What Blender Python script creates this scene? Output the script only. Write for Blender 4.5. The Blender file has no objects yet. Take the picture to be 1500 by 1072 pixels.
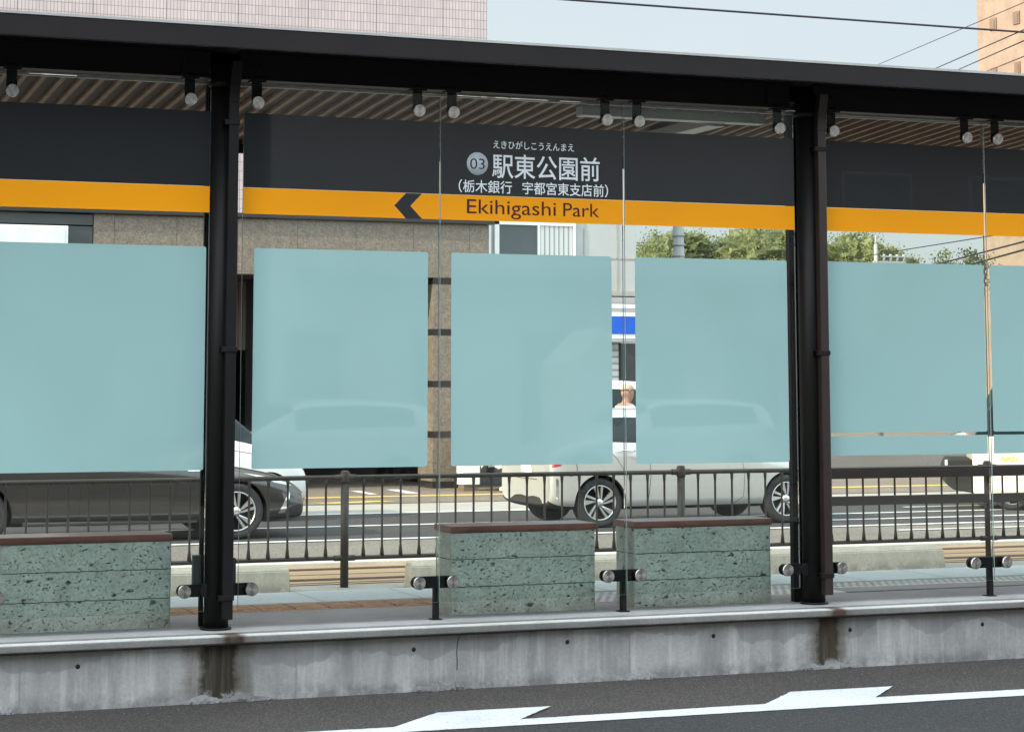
import bpy, bmesh, math, random
from mathutils import Vector, Matrix
from mathutils.bvhtree import BVHTree
random.seed(7)
R = math.radians
S = bpy.context.scene
COL = S.collection

# ------------------------------------------------------------------ camera
F, PX, PY, H, HOR = 3130., 718., 218., 1.66, 562.
TH = math.atan((HOR-PY)/F)
PSI = math.atan(1238*math.cos(TH)/F)
fw = Vector((math.sin(PSI)*math.cos(TH), math.cos(PSI)*math.cos(TH), math.sin(TH)))
rt = Vector((math.cos(PSI), -math.sin(PSI), 0))
up = rt.cross(fw)
CAM = Vector((0, 0, H))
def P(px, py, Y):
    d = fw + rt*((px-PX)/F) - up*((py-PY)/F)
    return CAM + d*(Y/d.y)
cam = bpy.data.cameras.new('camera'); co = bpy.data.objects.new('camera', cam); COL.objects.link(co)
co.matrix_world = Matrix((( rt.x, up.x, -fw.x, 0), (rt.y, up.y, -fw.y, 0), (rt.z, up.z, -fw.z, H), (0, 0, 0, 1)))
cam.sensor_width = 36; cam.lens = F*36/1500
cam.shift_x = (750-PX)/1500; cam.shift_y = -(536-PY)/1500
cam.clip_start = .1; cam.clip_end = 3000
S.camera = co

# ------------------------------------------------------------------ light
SUN_EL, SUN_AZ = 27, 259.5        # azimuth clockwise from +Y (away from the viewer): sun is far to the left, a little on the viewer's side
EXPOSURE = 1.1
w = bpy.data.worlds.new('World'); S.world = w; w.use_nodes = True
nt = w.node_tree; bg = nt.nodes['Background']
sky = nt.nodes.new('ShaderNodeTexSky'); sky.sky_type = 'NISHITA'; sky.sun_disc = False
sky.sun_elevation = R(SUN_EL); sky.sun_rotation = R(SUN_AZ)
sky.dust_density = 3.5; sky.air_density = 1.0; sky.ozone_density = 1.0
hz = nt.nodes.new('ShaderNodeMix'); hz.data_type = 'RGBA'
tc = nt.nodes.new('ShaderNodeTexCoord'); mp = nt.nodes.new('ShaderNodeMapping'); mp.inputs['Scale'].default_value = (1, 1, 3.0)
nz = nt.nodes.new('ShaderNodeTexNoise'); nz.inputs['Scale'].default_value = 2.2; nz.inputs['Detail'].default_value = 6
rmp = nt.nodes.new('ShaderNodeMapRange'); rmp.inputs['From Min'].default_value = .3; rmp.inputs['From Max'].default_value = .75
rmp.inputs['To Min'].default_value = .55; rmp.inputs['To Max'].default_value = .92
nt.links.new(tc.outputs['Generated'], mp.inputs['Vector']); nt.links.new(mp.outputs[0], nz.inputs['Vector'])
nt.links.new(nz.outputs['Fac'], rmp.inputs['Value']); nt.links.new(rmp.outputs[0], hz.inputs['Factor'])
nt.links.new(sky.outputs[0], hz.inputs['A']); hz.inputs['B'].default_value = (4.6, 5.0, 5.15, 1)
# sky brightened as added fill high behind the viewer; plainer over the stop
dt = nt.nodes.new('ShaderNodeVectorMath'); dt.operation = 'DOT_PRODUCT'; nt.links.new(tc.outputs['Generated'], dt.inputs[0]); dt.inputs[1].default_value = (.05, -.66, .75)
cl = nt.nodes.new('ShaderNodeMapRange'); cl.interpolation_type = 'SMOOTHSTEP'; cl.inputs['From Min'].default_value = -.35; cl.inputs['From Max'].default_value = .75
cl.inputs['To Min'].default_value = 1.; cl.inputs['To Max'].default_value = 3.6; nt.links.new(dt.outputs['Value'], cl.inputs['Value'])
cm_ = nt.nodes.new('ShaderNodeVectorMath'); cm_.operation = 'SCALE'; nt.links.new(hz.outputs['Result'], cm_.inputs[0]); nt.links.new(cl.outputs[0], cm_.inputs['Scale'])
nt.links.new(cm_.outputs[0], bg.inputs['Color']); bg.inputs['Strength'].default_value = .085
sl = bpy.data.lights.new('sun', 'SUN'); sl.energy = 3.6; sl.angle = R(.6); sl.color = (1, .86, .66)
so = bpy.data.objects.new('sun', sl); COL.objects.link(so)
sd = Vector((math.sin(R(SUN_AZ))*math.cos(R(SUN_EL)), math.cos(R(SUN_AZ))*math.cos(R(SUN_EL)), math.sin(R(SUN_EL))))
so.rotation_euler = sd.to_track_quat('Z', 'Y').to_euler()
S.view_settings.view_transform = 'Standard'; S.view_settings.look = 'None'
S.view_settings.exposure = EXPOSURE; S.view_settings.gamma = 1
S.render.engine = 'CYCLES'
S.cycles.max_bounces = 8; S.cycles.transparent_max_bounces = 24; S.cycles.use_denoising = True

# ------------------------------------------------------------------ materials
class NT:
    def __init__(s, name):
        s.m = bpy.data.materials.new(name); s.m.use_nodes = True
        s.t = s.m.node_tree; s.b = s.t.nodes['Principled BSDF']
    def n(s, typ, **kw):
        nd = s.t.nodes.new('ShaderNode'+typ)
        for k, v in kw.items():
            if k in nd.inputs: nd.inputs[k].default_value = v
            else: setattr(nd, k, v)
        return nd
    def l(s, a, b): s.t.links.new(a, b)
    def coord(s, scale=(1, 1, 1), loc=(0, 0, 0), rot=(0, 0, 0)):
        g = s.n('NewGeometry'); mp = s.n('Mapping'); mp.inputs['Scale'].default_value = scale
        mp.inputs['Location'].default_value = loc; mp.inputs['Rotation'].default_value = rot
        s.l(g.outputs['Position'], mp.inputs['Vector']); return mp.outputs[0]
    def noise(s, v, scale, detail=4, rough=.55, dist=0):
        nd = s.n('TexNoise'); s.l(v, nd.inputs['Vector']); nd.inputs['Scale'].default_value = scale
        nd.inputs['Detail'].default_value = detail; nd.inputs['Roughness'].default_value = rough; nd.inputs['Distortion'].default_value = dist
        return nd.outputs['Fac']
    def ramp(s, v, a, b, ta=0., tb=1.):
        nd = s.n('MapRange'); s.l(v, nd.inputs['Value'])
        nd.inputs['From Min'].default_value = a; nd.inputs['From Max'].default_value = b
        nd.inputs['To Min'].default_value = ta; nd.inputs['To Max'].default_value = tb; return nd.outputs[0]
    def mix(s, f, a, b, mode='MIX'):
        nd = s.n('Mix', data_type='RGBA', blend_type=mode)
        for sock, v in (('Factor', f), ('A', a), ('B', b)):
            if isinstance(v, (int, float)): nd.inputs[sock].default_value = v
            elif isinstance(v, tuple): nd.inputs[sock].default_value = (*v[:3], 1)
            else: s.l(v, nd.inputs[sock])
        return nd.outputs['Result']
    def math(s, op, a, b=0., c=None):
        nd = s.n('Math', operation=op)
        for i, v in enumerate((a, b, c)):
            if v is None: continue
            if isinstance(v, (int, float)): nd.inputs[i].default_value = v
            else: s.l(v, nd.inputs[i])
        return nd.outputs[0]
    def sep(s, v):
        nd = s.n('SeparateXYZ'); s.l(v, nd.inputs[0]); return nd.outputs
    def comb(s, x, y, z=0.):
        nd = s.n('CombineXYZ')
        for i, v in enumerate((x, y, z)):
            if isinstance(v, (int, float)): nd.inputs[i].default_value = v
            else: s.l(v, nd.inputs[i])
        return nd.outputs[0]
    def bump(s, h, strength=.3, dist=.01):
        nd = s.n('Bump'); nd.inputs['Strength'].default_value = strength; nd.inputs['Distance'].default_value = dist
        s.l(h, nd.inputs['Height']); s.l(nd.outputs[0], s.b.inputs['Normal'])
    def color(s, c):
        if isinstance(c, tuple): s.b.inputs['Base Color'].default_value = (*c, 1)
        else: s.l(c, s.b.inputs['Base Color'])
    def rough(s, r):
        if isinstance(r, (int, float)): s.b.inputs['Roughness'].default_value = r
        else: s.l(r, s.b.inputs['Roughness'])

def plain(name, c, rough=.5, metal=0., var=.12, vs=6., bump=0., bs=40., coat=0., spec=.5):
    N = NT(name); v = N.coord()
    f = N.noise(v, vs, 5, .6)
    a = tuple(x*(1-var) for x in c); b = tuple(min(1, x*(1+var)) for x in c)
    N.color(N.mix(N.ramp(f, .3, .7), a, b)); N.rough(rough)
    N.b.inputs['Metallic'].default_value = metal; N.b.inputs['Coat Weight'].default_value = coat
    N.b.inputs['Coat Roughness'].default_value = .04; N.b.inputs['Specular IOR Level'].default_value = spec
    if bump: N.bump(N.noise(v, bs, 4), bump, .005)
    return N.m

M = {}
M['dark_metal'] = plain('dark_painted_steel', (.007, .0065, .0065), .5, 0, .2, 3, .05, 60, spec=.25)
M['fascia'] = plain('fascia_sheet_metal', (.016, .0135, .0135), .5, 0, .1, 2, spec=.2)
M['trim'] = plain('pale_aluminium_trim', (.42, .42, .40), .4, .3, .1, 4)
M['fence'] = plain('brown_fence_paint', (.036, .028, .022), .5, 0, .2, 12, .06, 90)
M['rail_brown'] = plain('brown_plastic_rail', (.026, .017, .0145), .4, 0, .15, 5)
M['bench_top'] = plain('reddish_brown_board', (.19, .06, .045), .28, 0, .3, 8, .05, 70)
M['wood'] = plain('timber_slat', (.215, .125, .08), .6, 0, .25, 7)
M['soffit'] = plain('dark_brown_soffit', (.045, .018, .009), .7, 0, .2, 3)
M['black'] = plain('matt_black', (.008, .008, .009), .6)
M['rubber'] = plain('tyre_rubber', (.018, .018, .019), .75, 0, .2, 20)
M['alloy'] = plain('alloy_silver', (.62, .62, .62), .3, .9, .05)
M['chrome'] = plain('chrome_trim', (.8, .8, .8), .15, 1, .03)
M['wellblack'] = plain('wheel_well_liner', (.012, .012, .012), .8)
M['lamp_red'] = plain('red_lamp_lens', (.35, .03, .03), .15, 0, .05, coat=1)
M['lamp_clear'] = plain('clear_lamp_lens', (.55, .57, .6), .12, .2, .05, coat=1)
M['silver_paint'] = plain('silver_car_paint', (.44, .44, .425), .3, .25, .02, 2, coat=.8)
M['grey_paint'] = plain('dark_grey_car_paint', (.042, .038, .036), .28, .4, .05, 2, coat=1)
M['white_paint'] = plain('white_car_paint', (.72, .73, .73), .3, 0, .02, 2, coat=.8)
M['cream_paint'] = plain('cream_car_paint', (.78, .72, .58), .35, 0, .02, 2, coat=.5)
M['glass_dark'] = plain('car_window_glass', (.010, .018, .022), .08, 0, .05, coat=0, spec=.25)
M['white'] = plain('white_plastic', (.75, .75, .73), .4, 0, .05)
M['skin'] = plain('skin', (.31, .175, .125), .55, 0, .1, 25)
M['tee'] = plain('white_cotton', (.8, .8, .78), .85, 0, .05, 30, .2, 60)
M['cap'] = plain('beige_cap_cloth', (.42, .34, .25), .85, 0, .1, 30)
M['trousers'] = plain('dark_trousers', (.05, .06, .08), .85, 0, .2, 20)
M['camo'] = plain('olive_patterned_trousers', (.14, .15, .07), .85, 0, .75, 14)
M['yellow_text'] = plain('yellow_lettering', (.85, .55, .02), .5)
M['grey_text'] = plain('grey_lettering', (.25, .25, .23), .5)
M['marking'] = None
M['concrete_pole'] = plain('pale_concrete_pole', (.30, .31, .31), .8, 0, .1, 4)
M['cable'] = plain('black_cable', (.02, .02, .022), .6)
M['blue'] = plain('blue_sign_face', (.0, .075, .48), .4)
M['grey_panel'] = plain('grey_metal_panel', (.32, .32, .34), .5, 0, .06, 3)
M['curtain'] = None

def m_marking():
    N = NT('worn_white_road_paint'); v = N.coord()
    a = N.noise(v, 60, 5, .7); b = N.noise(v, 3, 3)
    c = N.mix(N.ramp(b, .3, .7), (.56, .58, .60), (.68, .70, .71))
    N.color(N.mix(N.ramp(a, .54, .72), c, (.26, .26, .26))); N.rough(.7); N.bump(a, .3, .004); return N.m
M['marking'] = m_marking()
def m_yellow():
    N = NT('yellow_road_paint'); v = N.coord(); a = N.noise(v, 30, 5, .7)
    N.color(N.mix(N.ramp(a, .45, .7), (.72, .47, .10), (.45, .36, .2))); N.rough(.75); return N.m
M['yellow'] = m_yellow()

def m_asphalt(name, c1, c2, bright=.0):
    N = NT(name); v = N.coord()
    big = N.noise(v, .7, 5, .6, .4); grain = N.noise(v, 110, 3, .7)
    vor = N.n('TexVoronoi'); N.l(v, vor.inputs['Vector']); vor.inputs['Scale'].default_value = 62
    base = N.mix(N.ramp(big, .3, .7), c1, c2)
    sp = N.mix(N.ramp(vor.outputs['Distance'], .1, .45), (2.1, 2.0, 1.95), (.6, .6, .6))
    c = N.mix(1., base, sp, 'MULTIPLY')
    g = N.mix(N.ramp(grain, .35, .65), (.5, .5, .5), (1.65, 1.6, 1.57)); c = N.mix(1., c, g, 'MULTIPLY')
    N.color(c); N.rough(.9); h = N.math('ADD', N.math('MULTIPLY', vor.outputs['Distance'], -.6), grain)
    N.bump(h, .8, .006); return N.m
M['asphalt_old'] = m_asphalt('old_brownish_asphalt', (.052, .047, .045), (.078, .071, .068))
M['asphalt_new'] = m_asphalt('dark_bluish_asphalt', (.030, .033, .036), (.044, .047, .050))
M['asphalt_far'] = m_asphalt('dark_lane_asphalt', (.034, .034, .036), (.046, .046, .048))
M['asphalt_pale'] = m_asphalt('worn_pale_asphalt', (.15, .14, .125), (.20, .19, .17))
M['side_pave'] = m_asphalt('pale_sidewalk_asphalt', (.17, .145, .12), (.23, .19, .155))

def m_concrete(name, c1, c2, streak=.5, stains=(), zt=.27, bumps=.35, joints=None):
    N = NT(name); v = N.coord()
    big = N.noise(v, 2.2, 6, .65, .3); fine = N.noise(v, 45, 5, .65)
    col = N.mix(N.ramp(big, .3, .7), c1, c2)
    col = N.mix(1., col, N.mix(N.ramp(fine, .3, .7), (.88, .88, .88), (1.1, 1.1, 1.1)), 'MULTIPLY')
    if streak:
        vs = N.coord((16, 16, .9)); st = N.noise(vs, 1., 5, .7)
        vs2 = N.coord((3.2, 3.2, .5)); st2 = N.noise(vs2, 1., 4, .6)
        col = N.mix(N.ramp(st, .50, .72, 0, .5*streak), col, tuple(x*1.5 for x in c2))
        col = N.mix(N.ramp(st2, .5, .7, 0, .8*streak), col, tuple(x*.55 for x in c1))
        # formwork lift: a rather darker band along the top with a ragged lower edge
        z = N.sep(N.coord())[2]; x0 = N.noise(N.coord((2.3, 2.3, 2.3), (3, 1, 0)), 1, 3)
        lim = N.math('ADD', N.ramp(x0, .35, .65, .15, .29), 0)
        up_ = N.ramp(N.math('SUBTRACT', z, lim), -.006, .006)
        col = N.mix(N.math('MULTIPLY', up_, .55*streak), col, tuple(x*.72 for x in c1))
        foot = N.math('MULTIPLY', N.ramp(z, .085, .02), N.ramp(N.noise(v, 5, 6, .7), .42, .55))
        col = N.mix(N.math('MULTIPLY', foot, .7), col, tuple(x*.5 for x in c1))
    for (sx, hw, dark) in stains:
        x, y, z = N.sep(N.coord())
        wob = N.noise(N.coord((3, 3, 9)), 1.5, 5, .7)
        vs = N.coord((30, 30, 2.2)); st = N.noise(vs, 1, 4, .7)
        d = N.math('ABSOLUTE', N.math('SUBTRACT', x, sx))
        d = N.math('ADD', d, N.math('MULTIPLY', N.math('SUBTRACT', wob, .5), hw*1.1))
        f1 = N.ramp(d, hw*1.75, hw*1.1); f2 = N.ramp(d, hw*.95, hw*.6)
        f1 = N.math('MULTIPLY', f1, N.ramp(st, .3, .62, .45, .85))
        f2 = N.math('MULTIPLY', f2, N.ramp(st, .25, .6, .75, 1))
        col = N.mix(f1, col, (.115, .105, .08)); col = N.mix(f2, col, dark)
        foot = N.math('MULTIPLY', N.ramp(z, .07, .03), N.ramp(N.noise(v, 11, 5, .8), .5, .6))
        foot = N.math('MULTIPLY', foot, N.ramp(d, hw*4.5, hw*3))
        col = N.mix(N.math('MULTIPLY', foot, .8), col, (.36, .36, .35))
    N.color(col); N.rough(.85)
    N.bump(N.math('ADD', fine, N.math('MULTIPLY', big, .5)), bumps, .006)
    return N.m
STAINS = [(2.875, .125, (.024, .018, .008)), (6.54, .088, (.034, .024, .010))]
M['wall'] = m_concrete('weathered_wall_concrete', (.275, .275, .27), (.46, .462, .452), .95, STAINS)
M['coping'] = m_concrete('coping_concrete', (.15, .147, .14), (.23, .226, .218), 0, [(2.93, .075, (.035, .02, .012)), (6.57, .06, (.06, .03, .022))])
M['coptop'] = m_concrete('skylit_coping_top', (.56, .56, .53), (.74, .74, .70), 0, [(2.93, .045, (.11, .07, .045)), (6.57, .04, (.12, .075, .05))])  # same coping concrete with skylight painted in: top paler, front darker
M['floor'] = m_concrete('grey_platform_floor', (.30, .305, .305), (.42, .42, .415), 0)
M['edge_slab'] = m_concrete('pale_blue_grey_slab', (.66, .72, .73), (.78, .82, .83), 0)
M['kerb'] = m_concrete('sunlit_kerb_concrete', (.48, .46, .42), (.6, .57, .52), 0)
M['block'] = m_concrete('cast_block_concrete', (.42, .385, .31), (.54, .50, .41), .35, (), .2)
M['mortar'] = m_concrete('rough_mortar', (.13, .13, .13), (.33, .335, .34), 0, (), .27, .9)
M['gutter'] = m_concrete('gutter_concrete', (.27, .26, .235), (.36, .34, .31), 0)
M['slab_track'] = m_concrete('tan_track_slab', (.32, .21, .12), (.42, .29, .17), 0)
M['groove'] = plain('rail_groove', (.07, .035, .02), .6)
M['tact_brown'] = plain('brown_tactile_tile', (.62, .36, .22), .75, 0, .25, 14)
M['tact_white'] = plain('white_tactile_tile', (.72, .71, .68), .75, 0, .08, 9)

def m_stone():
    N = NT('green_tuff_stone'); v = N.coord(); vw = N.coord((1, 1, 1.9))
    big = N.noise(v, 3.2, 6, .65, .4); fine = N.noise(v, 55, 6, .75)
    col = N.mix(N.ramp(big, .3, .72), (.46, .52, .465), (.62, .67, .605))
    col = N.mix(N.ramp(N.noise(v, 11, 5, .7), .5, .75, 0, .5), col, (.25, .245, .18))
    col = N.mix(1., col, N.mix(N.ramp(fine, .3, .7), (.72, .72, .72), (1.22, 1.22, 1.22)), 'MULTIPLY')
    jit = N.n('TexNoise'); N.l(vw, jit.inputs['Vector']); jit.inputs['Scale'].default_value = 14; jit.inputs['Detail'].default_value = 4
    vv = N.n('VectorMath', operation='MULTIPLY_ADD'); N.l(jit.outputs['Color'], vv.inputs[0]); vv.inputs[1].default_value = (.08, .08, .08); N.l(vw, vv.inputs[2])
    hs = None
    for sc, th, keep in ((9, .20, .62), (24, .27, .6), (60, .30, .5)):
        vo = N.n('TexVoronoi'); N.l(vv.outputs[0], vo.inputs['Vector']); vo.inputs['Scale'].default_value = sc
        rs = N.sep(vo.outputs['Color'])[0]
        pit = N.math('MULTIPLY', N.ramp(vo.outputs['Distance'], th, th*.55), N.ramp(rs, keep-.1, keep-.05))
        pit = N.math('MULTIPLY', pit, N.ramp(N.noise(v, sc*1.6, 4, .8), .42, .55))
        col = N.mix(N.math('MULTIPLY', pit, .9), col, (.022, .026, .018))
        hs = pit if hs is None else N.math('MAXIMUM', hs, pit)
    z = N.sep(N.coord())[2]
    low = N.math('MULTIPLY', N.ramp(z, .46, .36), N.ramp(N.noise(v, 7, 5, .7), .35, .6))
    col = N.mix(N.math('MULTIPLY', low, .45), col, (.19, .165, .12))
    N.color(col); N.rough(.9)
    N.bump(N.math('SUBTRACT', N.math('MULTIPLY', fine, .25), hs), .9, .012); return N.m
M['stone'] = m_stone()

def m_granite(name, c1, c2, jx=.95, jz=0, x0=0.):
    N = NT(name); v = N.coord(); g = N.noise(v, 30, 5, .75); g2 = N.noise(v, 9, 4, .7)
    col = N.mix(N.ramp(g, .35, .65), c1, c2)
    col = N.mix(1., col, N.mix(N.ramp(g2, .35, .65), (.8, .8, .8), (1.2, 1.2, 1.2)), 'MULTIPLY')
    x, y, z = N.sep(N.coord())
    if jx:
        fr = N.math('FRACT', N.math('DIVIDE', N.math('SUBTRACT', x, x0), jx))
        j = N.ramp(fr, .012, .016, 1, 0); col = N.mix(N.math('MULTIPLY', j, .6), col, tuple(t*.35 for t in c1))
    N.color(col); N.rough(.45); return N.m
M['granite'] = m_granite('brown_granite_cladding', (.085, .068, .052), (.235, .195, .155), .955, 0, 8.4)
M['granite_band'] = plain('black_granite_band', (.022, .020, .019), .25, 0, .3, 40)
M['darktile'] = plain('dark_slate_panel', (.045, .05, .05), .35, 0, .15, 3)

def m_tile():
    N = NT('pink_grey_ceramic_tile'); x, y, z = N.sep(N.coord())
    u = N.math('ADD', x, y)
    br = N.n('TexBrick'); br.offset = 0; br.squash = 1
    N.l(N.comb(u, z), br.inputs['Vector'])
    br.inputs['Color1'].default_value = (.36, .315, .31, 1); br.inputs['Color2'].default_value = (.415, .37, .365, 1)
    br.inputs['Mortar'].default_value = (.20, .16, .155, 1); br.inputs['Scale'].default_value = 1
    br.inputs['Mortar Size'].default_value = .0055; br.inputs['Brick Width'].default_value = .054; br.inputs['Row Height'].default_value = .145
    br.inputs['Mortar Smooth'].default_value = .1
    fr = N.math('FRACT', N.math('DIVIDE', N.math('SUBTRACT', x, 6.105), 1.134))
    j = N.ramp(fr, .014, .018, 1, 0)
    c = N.mix(N.math('MULTIPLY', j, .8), br.outputs['Color'], (.12, .10, .10))
    big = N.noise(N.coord(), .8, 4); c = N.mix(1., c, N.mix(N.ramp(big, .3, .7), (.93, .93, .93), (1.05, 1.05, 1.05)), 'MULTIPLY')
    N.color(c); N.rough(.4); return N.m
M['tile'] = m_tile()

def m_tan():
    N = NT('tan_blast_concrete'); x, y, z = N.sep(N.coord()); v = N.coord()
    
    f = N.noise(v, 1.4, 5, .75); f2 = N.noise(v, 5, 3, .6)
    c = N.mix(N.ramp(f, .35, .65), (.205, .157, .12), (.265, .206, .16))
    c = N.mix(N.ramp(f2, .62, .72, 0, .6), c, (.19, .135, .09))
    fr = N.math('FRACT', N.math('DIVIDE', z, 3.1)); j = N.ramp(fr, .012, .02, 1, 0)
    c = N.mix(N.math('MULTIPLY', j, .5), c, (.2, .15, .11))
    fx = N.math('FRACT', N.math('DIVIDE', y, 1.25)); j = N.ramp(fx, .02, .03, 1, 0)
    c = N.mix(N.math('MULTIPLY', j, .4), c, (.2, .15, .11))
    N.color(c); N.rough(.8); return N.m
M['tan'] = m_tan()
M['plaster'] = plain('pale_plaster', (.37, .378, .38), .8, 0, .06, 1.5)
M['mid_plaster'] = plain('weathered_plaster', (.55, .55, .53), .85, 0, .1, 1.2)
M['plaster_warm'] = plain('cream_plaster', (.62, .58, .5), .8, 0, .06, 1.5)
M['brown_wall'] = plain('brown_brick_wall', (.16, .10, .07), .8, 0, .2, 3)
M['window_glass'] = plain('window_glass', (.10, .12, .13), .08, 0, .1, 2, coat=.5)
M['window_lit'] = plain('white_window_panel', (.62, .66, .67), .3, 0, .08, 3)
M['recess'] = plain('dark_recess', (.012, .011, .011), .8)

def m_louver(name, c, per, axis='z'):
    N = NT(name); x, y, z = N.sep(N.coord())
    t = z if axis == 'z' else x
    fr = N.math('FRACT', N.math('DIVIDE', t, per)); j = N.ramp(fr, .05, .45)
    N.color(N.mix(j, tuple(q*.3 for q in c), c)); N.rough(.5); return N.m
M['shutter'] = m_louver('roller_shutter', (.62, .62, .63), .11)
M['louver'] = m_louver('brown_louver', (.16, .125, .10), .065, 'x')
M['curtain'] = m_louver('sheer_curtain', (.62, .62, .60), .085, 'x')

def m_leaf(name, c1, c2):
    N = NT(name); v = N.coord(); f = N.noise(v, 1.1, 3); g = N.noise(v, 6, 3)
    c = N.mix(N.ramp(f, .3, .7), c1, c2); c = N.mix(1., c, N.mix(N.ramp(g, .3, .7), (.7, .7, .7), (1.4, 1.4, 1.2)), 'MULTIPLY')
    N.color(c); N.rough(.6)
    tr = N.n('BsdfTranslucent'); N.l(c, tr.inputs['Color']); mx = N.n('MixShader'); mx.inputs[0].default_value = .3
    N.l(N.b.outputs[0], mx.inputs[1]); N.l(tr.outputs[0], mx.inputs[2])
    N.l(mx.outputs[0], N.t.nodes['Material Output'].inputs['Surface']); return N.m
M['leaf'] = m_leaf('broad_leaves', (.075, .10, .035), (.21, .235, .10))
M['leaf_dark'] = m_leaf('dark_leaves', (.045, .07, .03), (.14, .17, .075))
M['bark'] = plain('bark', (.09, .07, .05), .9, 0, .3, 10)

def m_glass():
    N = NT('clear_toughened_glass')
    tr = N.n('BsdfTransparent'); tr.inputs[0].default_value = (.93, .965, .95, 1)
    gl = N.n('BsdfGlossy'); gl.inputs['Roughness'].default_value = .0
    fr = N.n('Fresnel'); fr.inputs['IOR'].default_value = 1.33; mx = N.n('MixShader')
    N.l(fr.outputs[0], mx.inputs[0]); N.l(tr.outputs[0], mx.inputs[1]); N.l(gl.outputs[0], mx.inputs[2])
    N.l(mx.outputs[0], N.t.nodes['Material Output'].inputs['Surface']); return N.m
M['glass'] = m_glass()
M['glass_edge'] = plain('polished_glass_edge', (.35, .47, .44), .15)
def film(name, c, spec=.6, r=.02, em=.0):
    N = NT(name); v = N.coord(); N.color(N.mix(N.ramp(N.noise(v, .9, 2), .3, .7), tuple(t*.95 for t in c), tuple(t*1.05 for t in c)))
    N.rough(.6); N.b.inputs['Specular IOR Level'].default_value = .2
    N.b.inputs['Coat Weight'].default_value = spec; N.b.inputs['Coat Roughness'].default_value = r; return N.m
M['frost'] = film('frosted_teal_film', (.315, .505, .49), 1, .012)
M['frost'].node_tree.nodes['Principled BSDF'].inputs['Coat IOR'].default_value = 1.75
M['band_dark'] = film('charcoal_print', (.013, .0145, .016), .8, .012)
M['band_orange'] = film('orange_print', (.88, .335, .0), .12, .012)
M['ink_white'] = film('white_print', (.80, .84, .87), .5)
M['ink_grey'] = film('grey_print', (.52, .58, .62), .5)
M['ink_maroon'] = film('maroon_print', (.055, .006, .008), .5)

# brushed disc: concentric look through anisotropy
N = NT('brushed_steel_cap'); N.color((.52, .49, .46)); N.b.inputs['Metallic'].default_value = 1; N.rough(.24)
N.b.inputs['Anisotropic'].default_value = 1.
tg = N.n('Tangent', direction_type='RADIAL', axis='Y'); N.l(tg.outputs[0], N.b.inputs['Tangent']); M['steel'] = N.m

# ------------------------------------------------------------------ object helpers
class MB:
    """collects shapes in world coordinates"""
    def __init__(s): s.bm = bmesh.new()
    def box(s, x0, x1, y0, y1, z0, z1, bev=0.):
        b = bmesh.new() if bev else s.bm
        vs = [b.verts.new((x, y, z)) for x in (x0, x1) for y in (y0, y1) for z in (z0, z1)]
        for f in ((0, 1, 3, 2), (4, 6, 7, 5), (0, 4, 5, 1), (2, 3, 7, 6), (0, 2, 6, 4), (1, 5, 7, 3)):
            b.faces.new([vs[i] for i in f])
        if bev:
            bmesh.ops.bevel(b, geom=list(b.edges), offset=bev, segments=2, affect='EDGES', profile=.6)
            s.merge(b)
        return s
    def merge(s, b):
        me = bpy.data.meshes.new('t'); b.to_mesh(me); b.free(); s.bm.from_mesh(me); bpy.data.meshes.remove(me)
    def tube(s, pts, r, n=12, cap=True):
        pts = [Vector(p) for p in pts]; rr = r if isinstance(r, (list, tuple)) else [r]*len(pts)
        prev = None; rings = []
        for i, p in enumerate(pts):
            d = (pts[min(i+1, len(pts)-1)] - pts[max(i-1, 0)]).normalized()
            a = d.cross(Vector((0, 0, 1)))
            if a.length < .01: a = Vector((1, 0, 0))
            a.normalize(); b = d.cross(a)
            rings.append([s.bm.verts.new(p + a*rr[i]*math.cos(k*2*math.pi/n) + b*rr[i]*math.sin(k*2*math.pi/n)) for k in range(n)])
        for r0, r1 in zip(rings, rings[1:]):
            for k in range(n):
                f = s.bm.faces.new((r0[k], r0[(k+1) % n], r1[(k+1) % n], r1[k])); f.smooth = True
        if cap:
            s.bm.faces.new(rings[0][::-1]); s.bm.faces.new(rings[-1])
        return s
    def lathe_y(s, c, prof, n=40):
        """prof: list of (radius, y) revolved about the Y axis through c"""
        rings = []
        for (r, y) in prof:
            rings.append([s.bm.verts.new((c[0]+r*math.cos(k*2*math.pi/n), c[1]+y, c[2]+r*math.sin(k*2*math.pi/n))) for k in range(n)])
        for r0, r1 in zip(rings, rings[1:]):
            for k in range(n):
                f = s.bm.faces.new((r0[k], r0[(k+1) % n], r1[(k+1) % n], r1[k])); f.smooth = True
        return s
    def poly(s, pts, thick=None):
        vs = [s.bm.verts.new(p) for p in pts]; f = s.bm.faces.new(vs)
        if thick:
            r = bmesh.ops.extrude_face_region(s.bm, geom=[f])
            for v in r['geom']:
                if isinstance(v, bmesh.types.BMVert): v.co += Vector(thick)
        return s

def wloc(o):
    l = Vector((0, 0, 0))
    while o: l += Vector(o.location); o = o.parent
    return l
def thing(name, label, cat, loc=(0, 0, 0), group=None):
    o = bpy.data.objects.new(name, None); COL.objects.link(o); o.location = loc; o.empty_display_size = .2
    o['label'] = label; o['category'] = cat
    if group: o['group'] = group
    return o
def tag(o, label, cat, group=None):
    o['label'] = label; o['category'] = cat
    if group: o['group'] = group
    return o
def link_mesh(name, me, mat, parent=None, label=None):
    o = bpy.data.objects.new(name, me); COL.objects.link(o)
    if mat is not None: me.materials.clear(); me.materials.append(mat)
    if parent:
        o.parent = parent; l = wloc(parent)
        me.transform(Matrix.Translation(-l))
    if label: o['label'] = label
    return o
def part(name, mb, mat, parent=None, label=None, smooth=False):
    bmesh.ops.recalc_face_normals(mb.bm, faces=mb.bm.faces)
    me = bpy.data.meshes.new(name); mb.bm.to_mesh(me); mb.bm.free()
    if smooth:
        for p in me.polygons: p.use_smooth = True
    return link_mesh(name, me, mat, parent, label)
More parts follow.
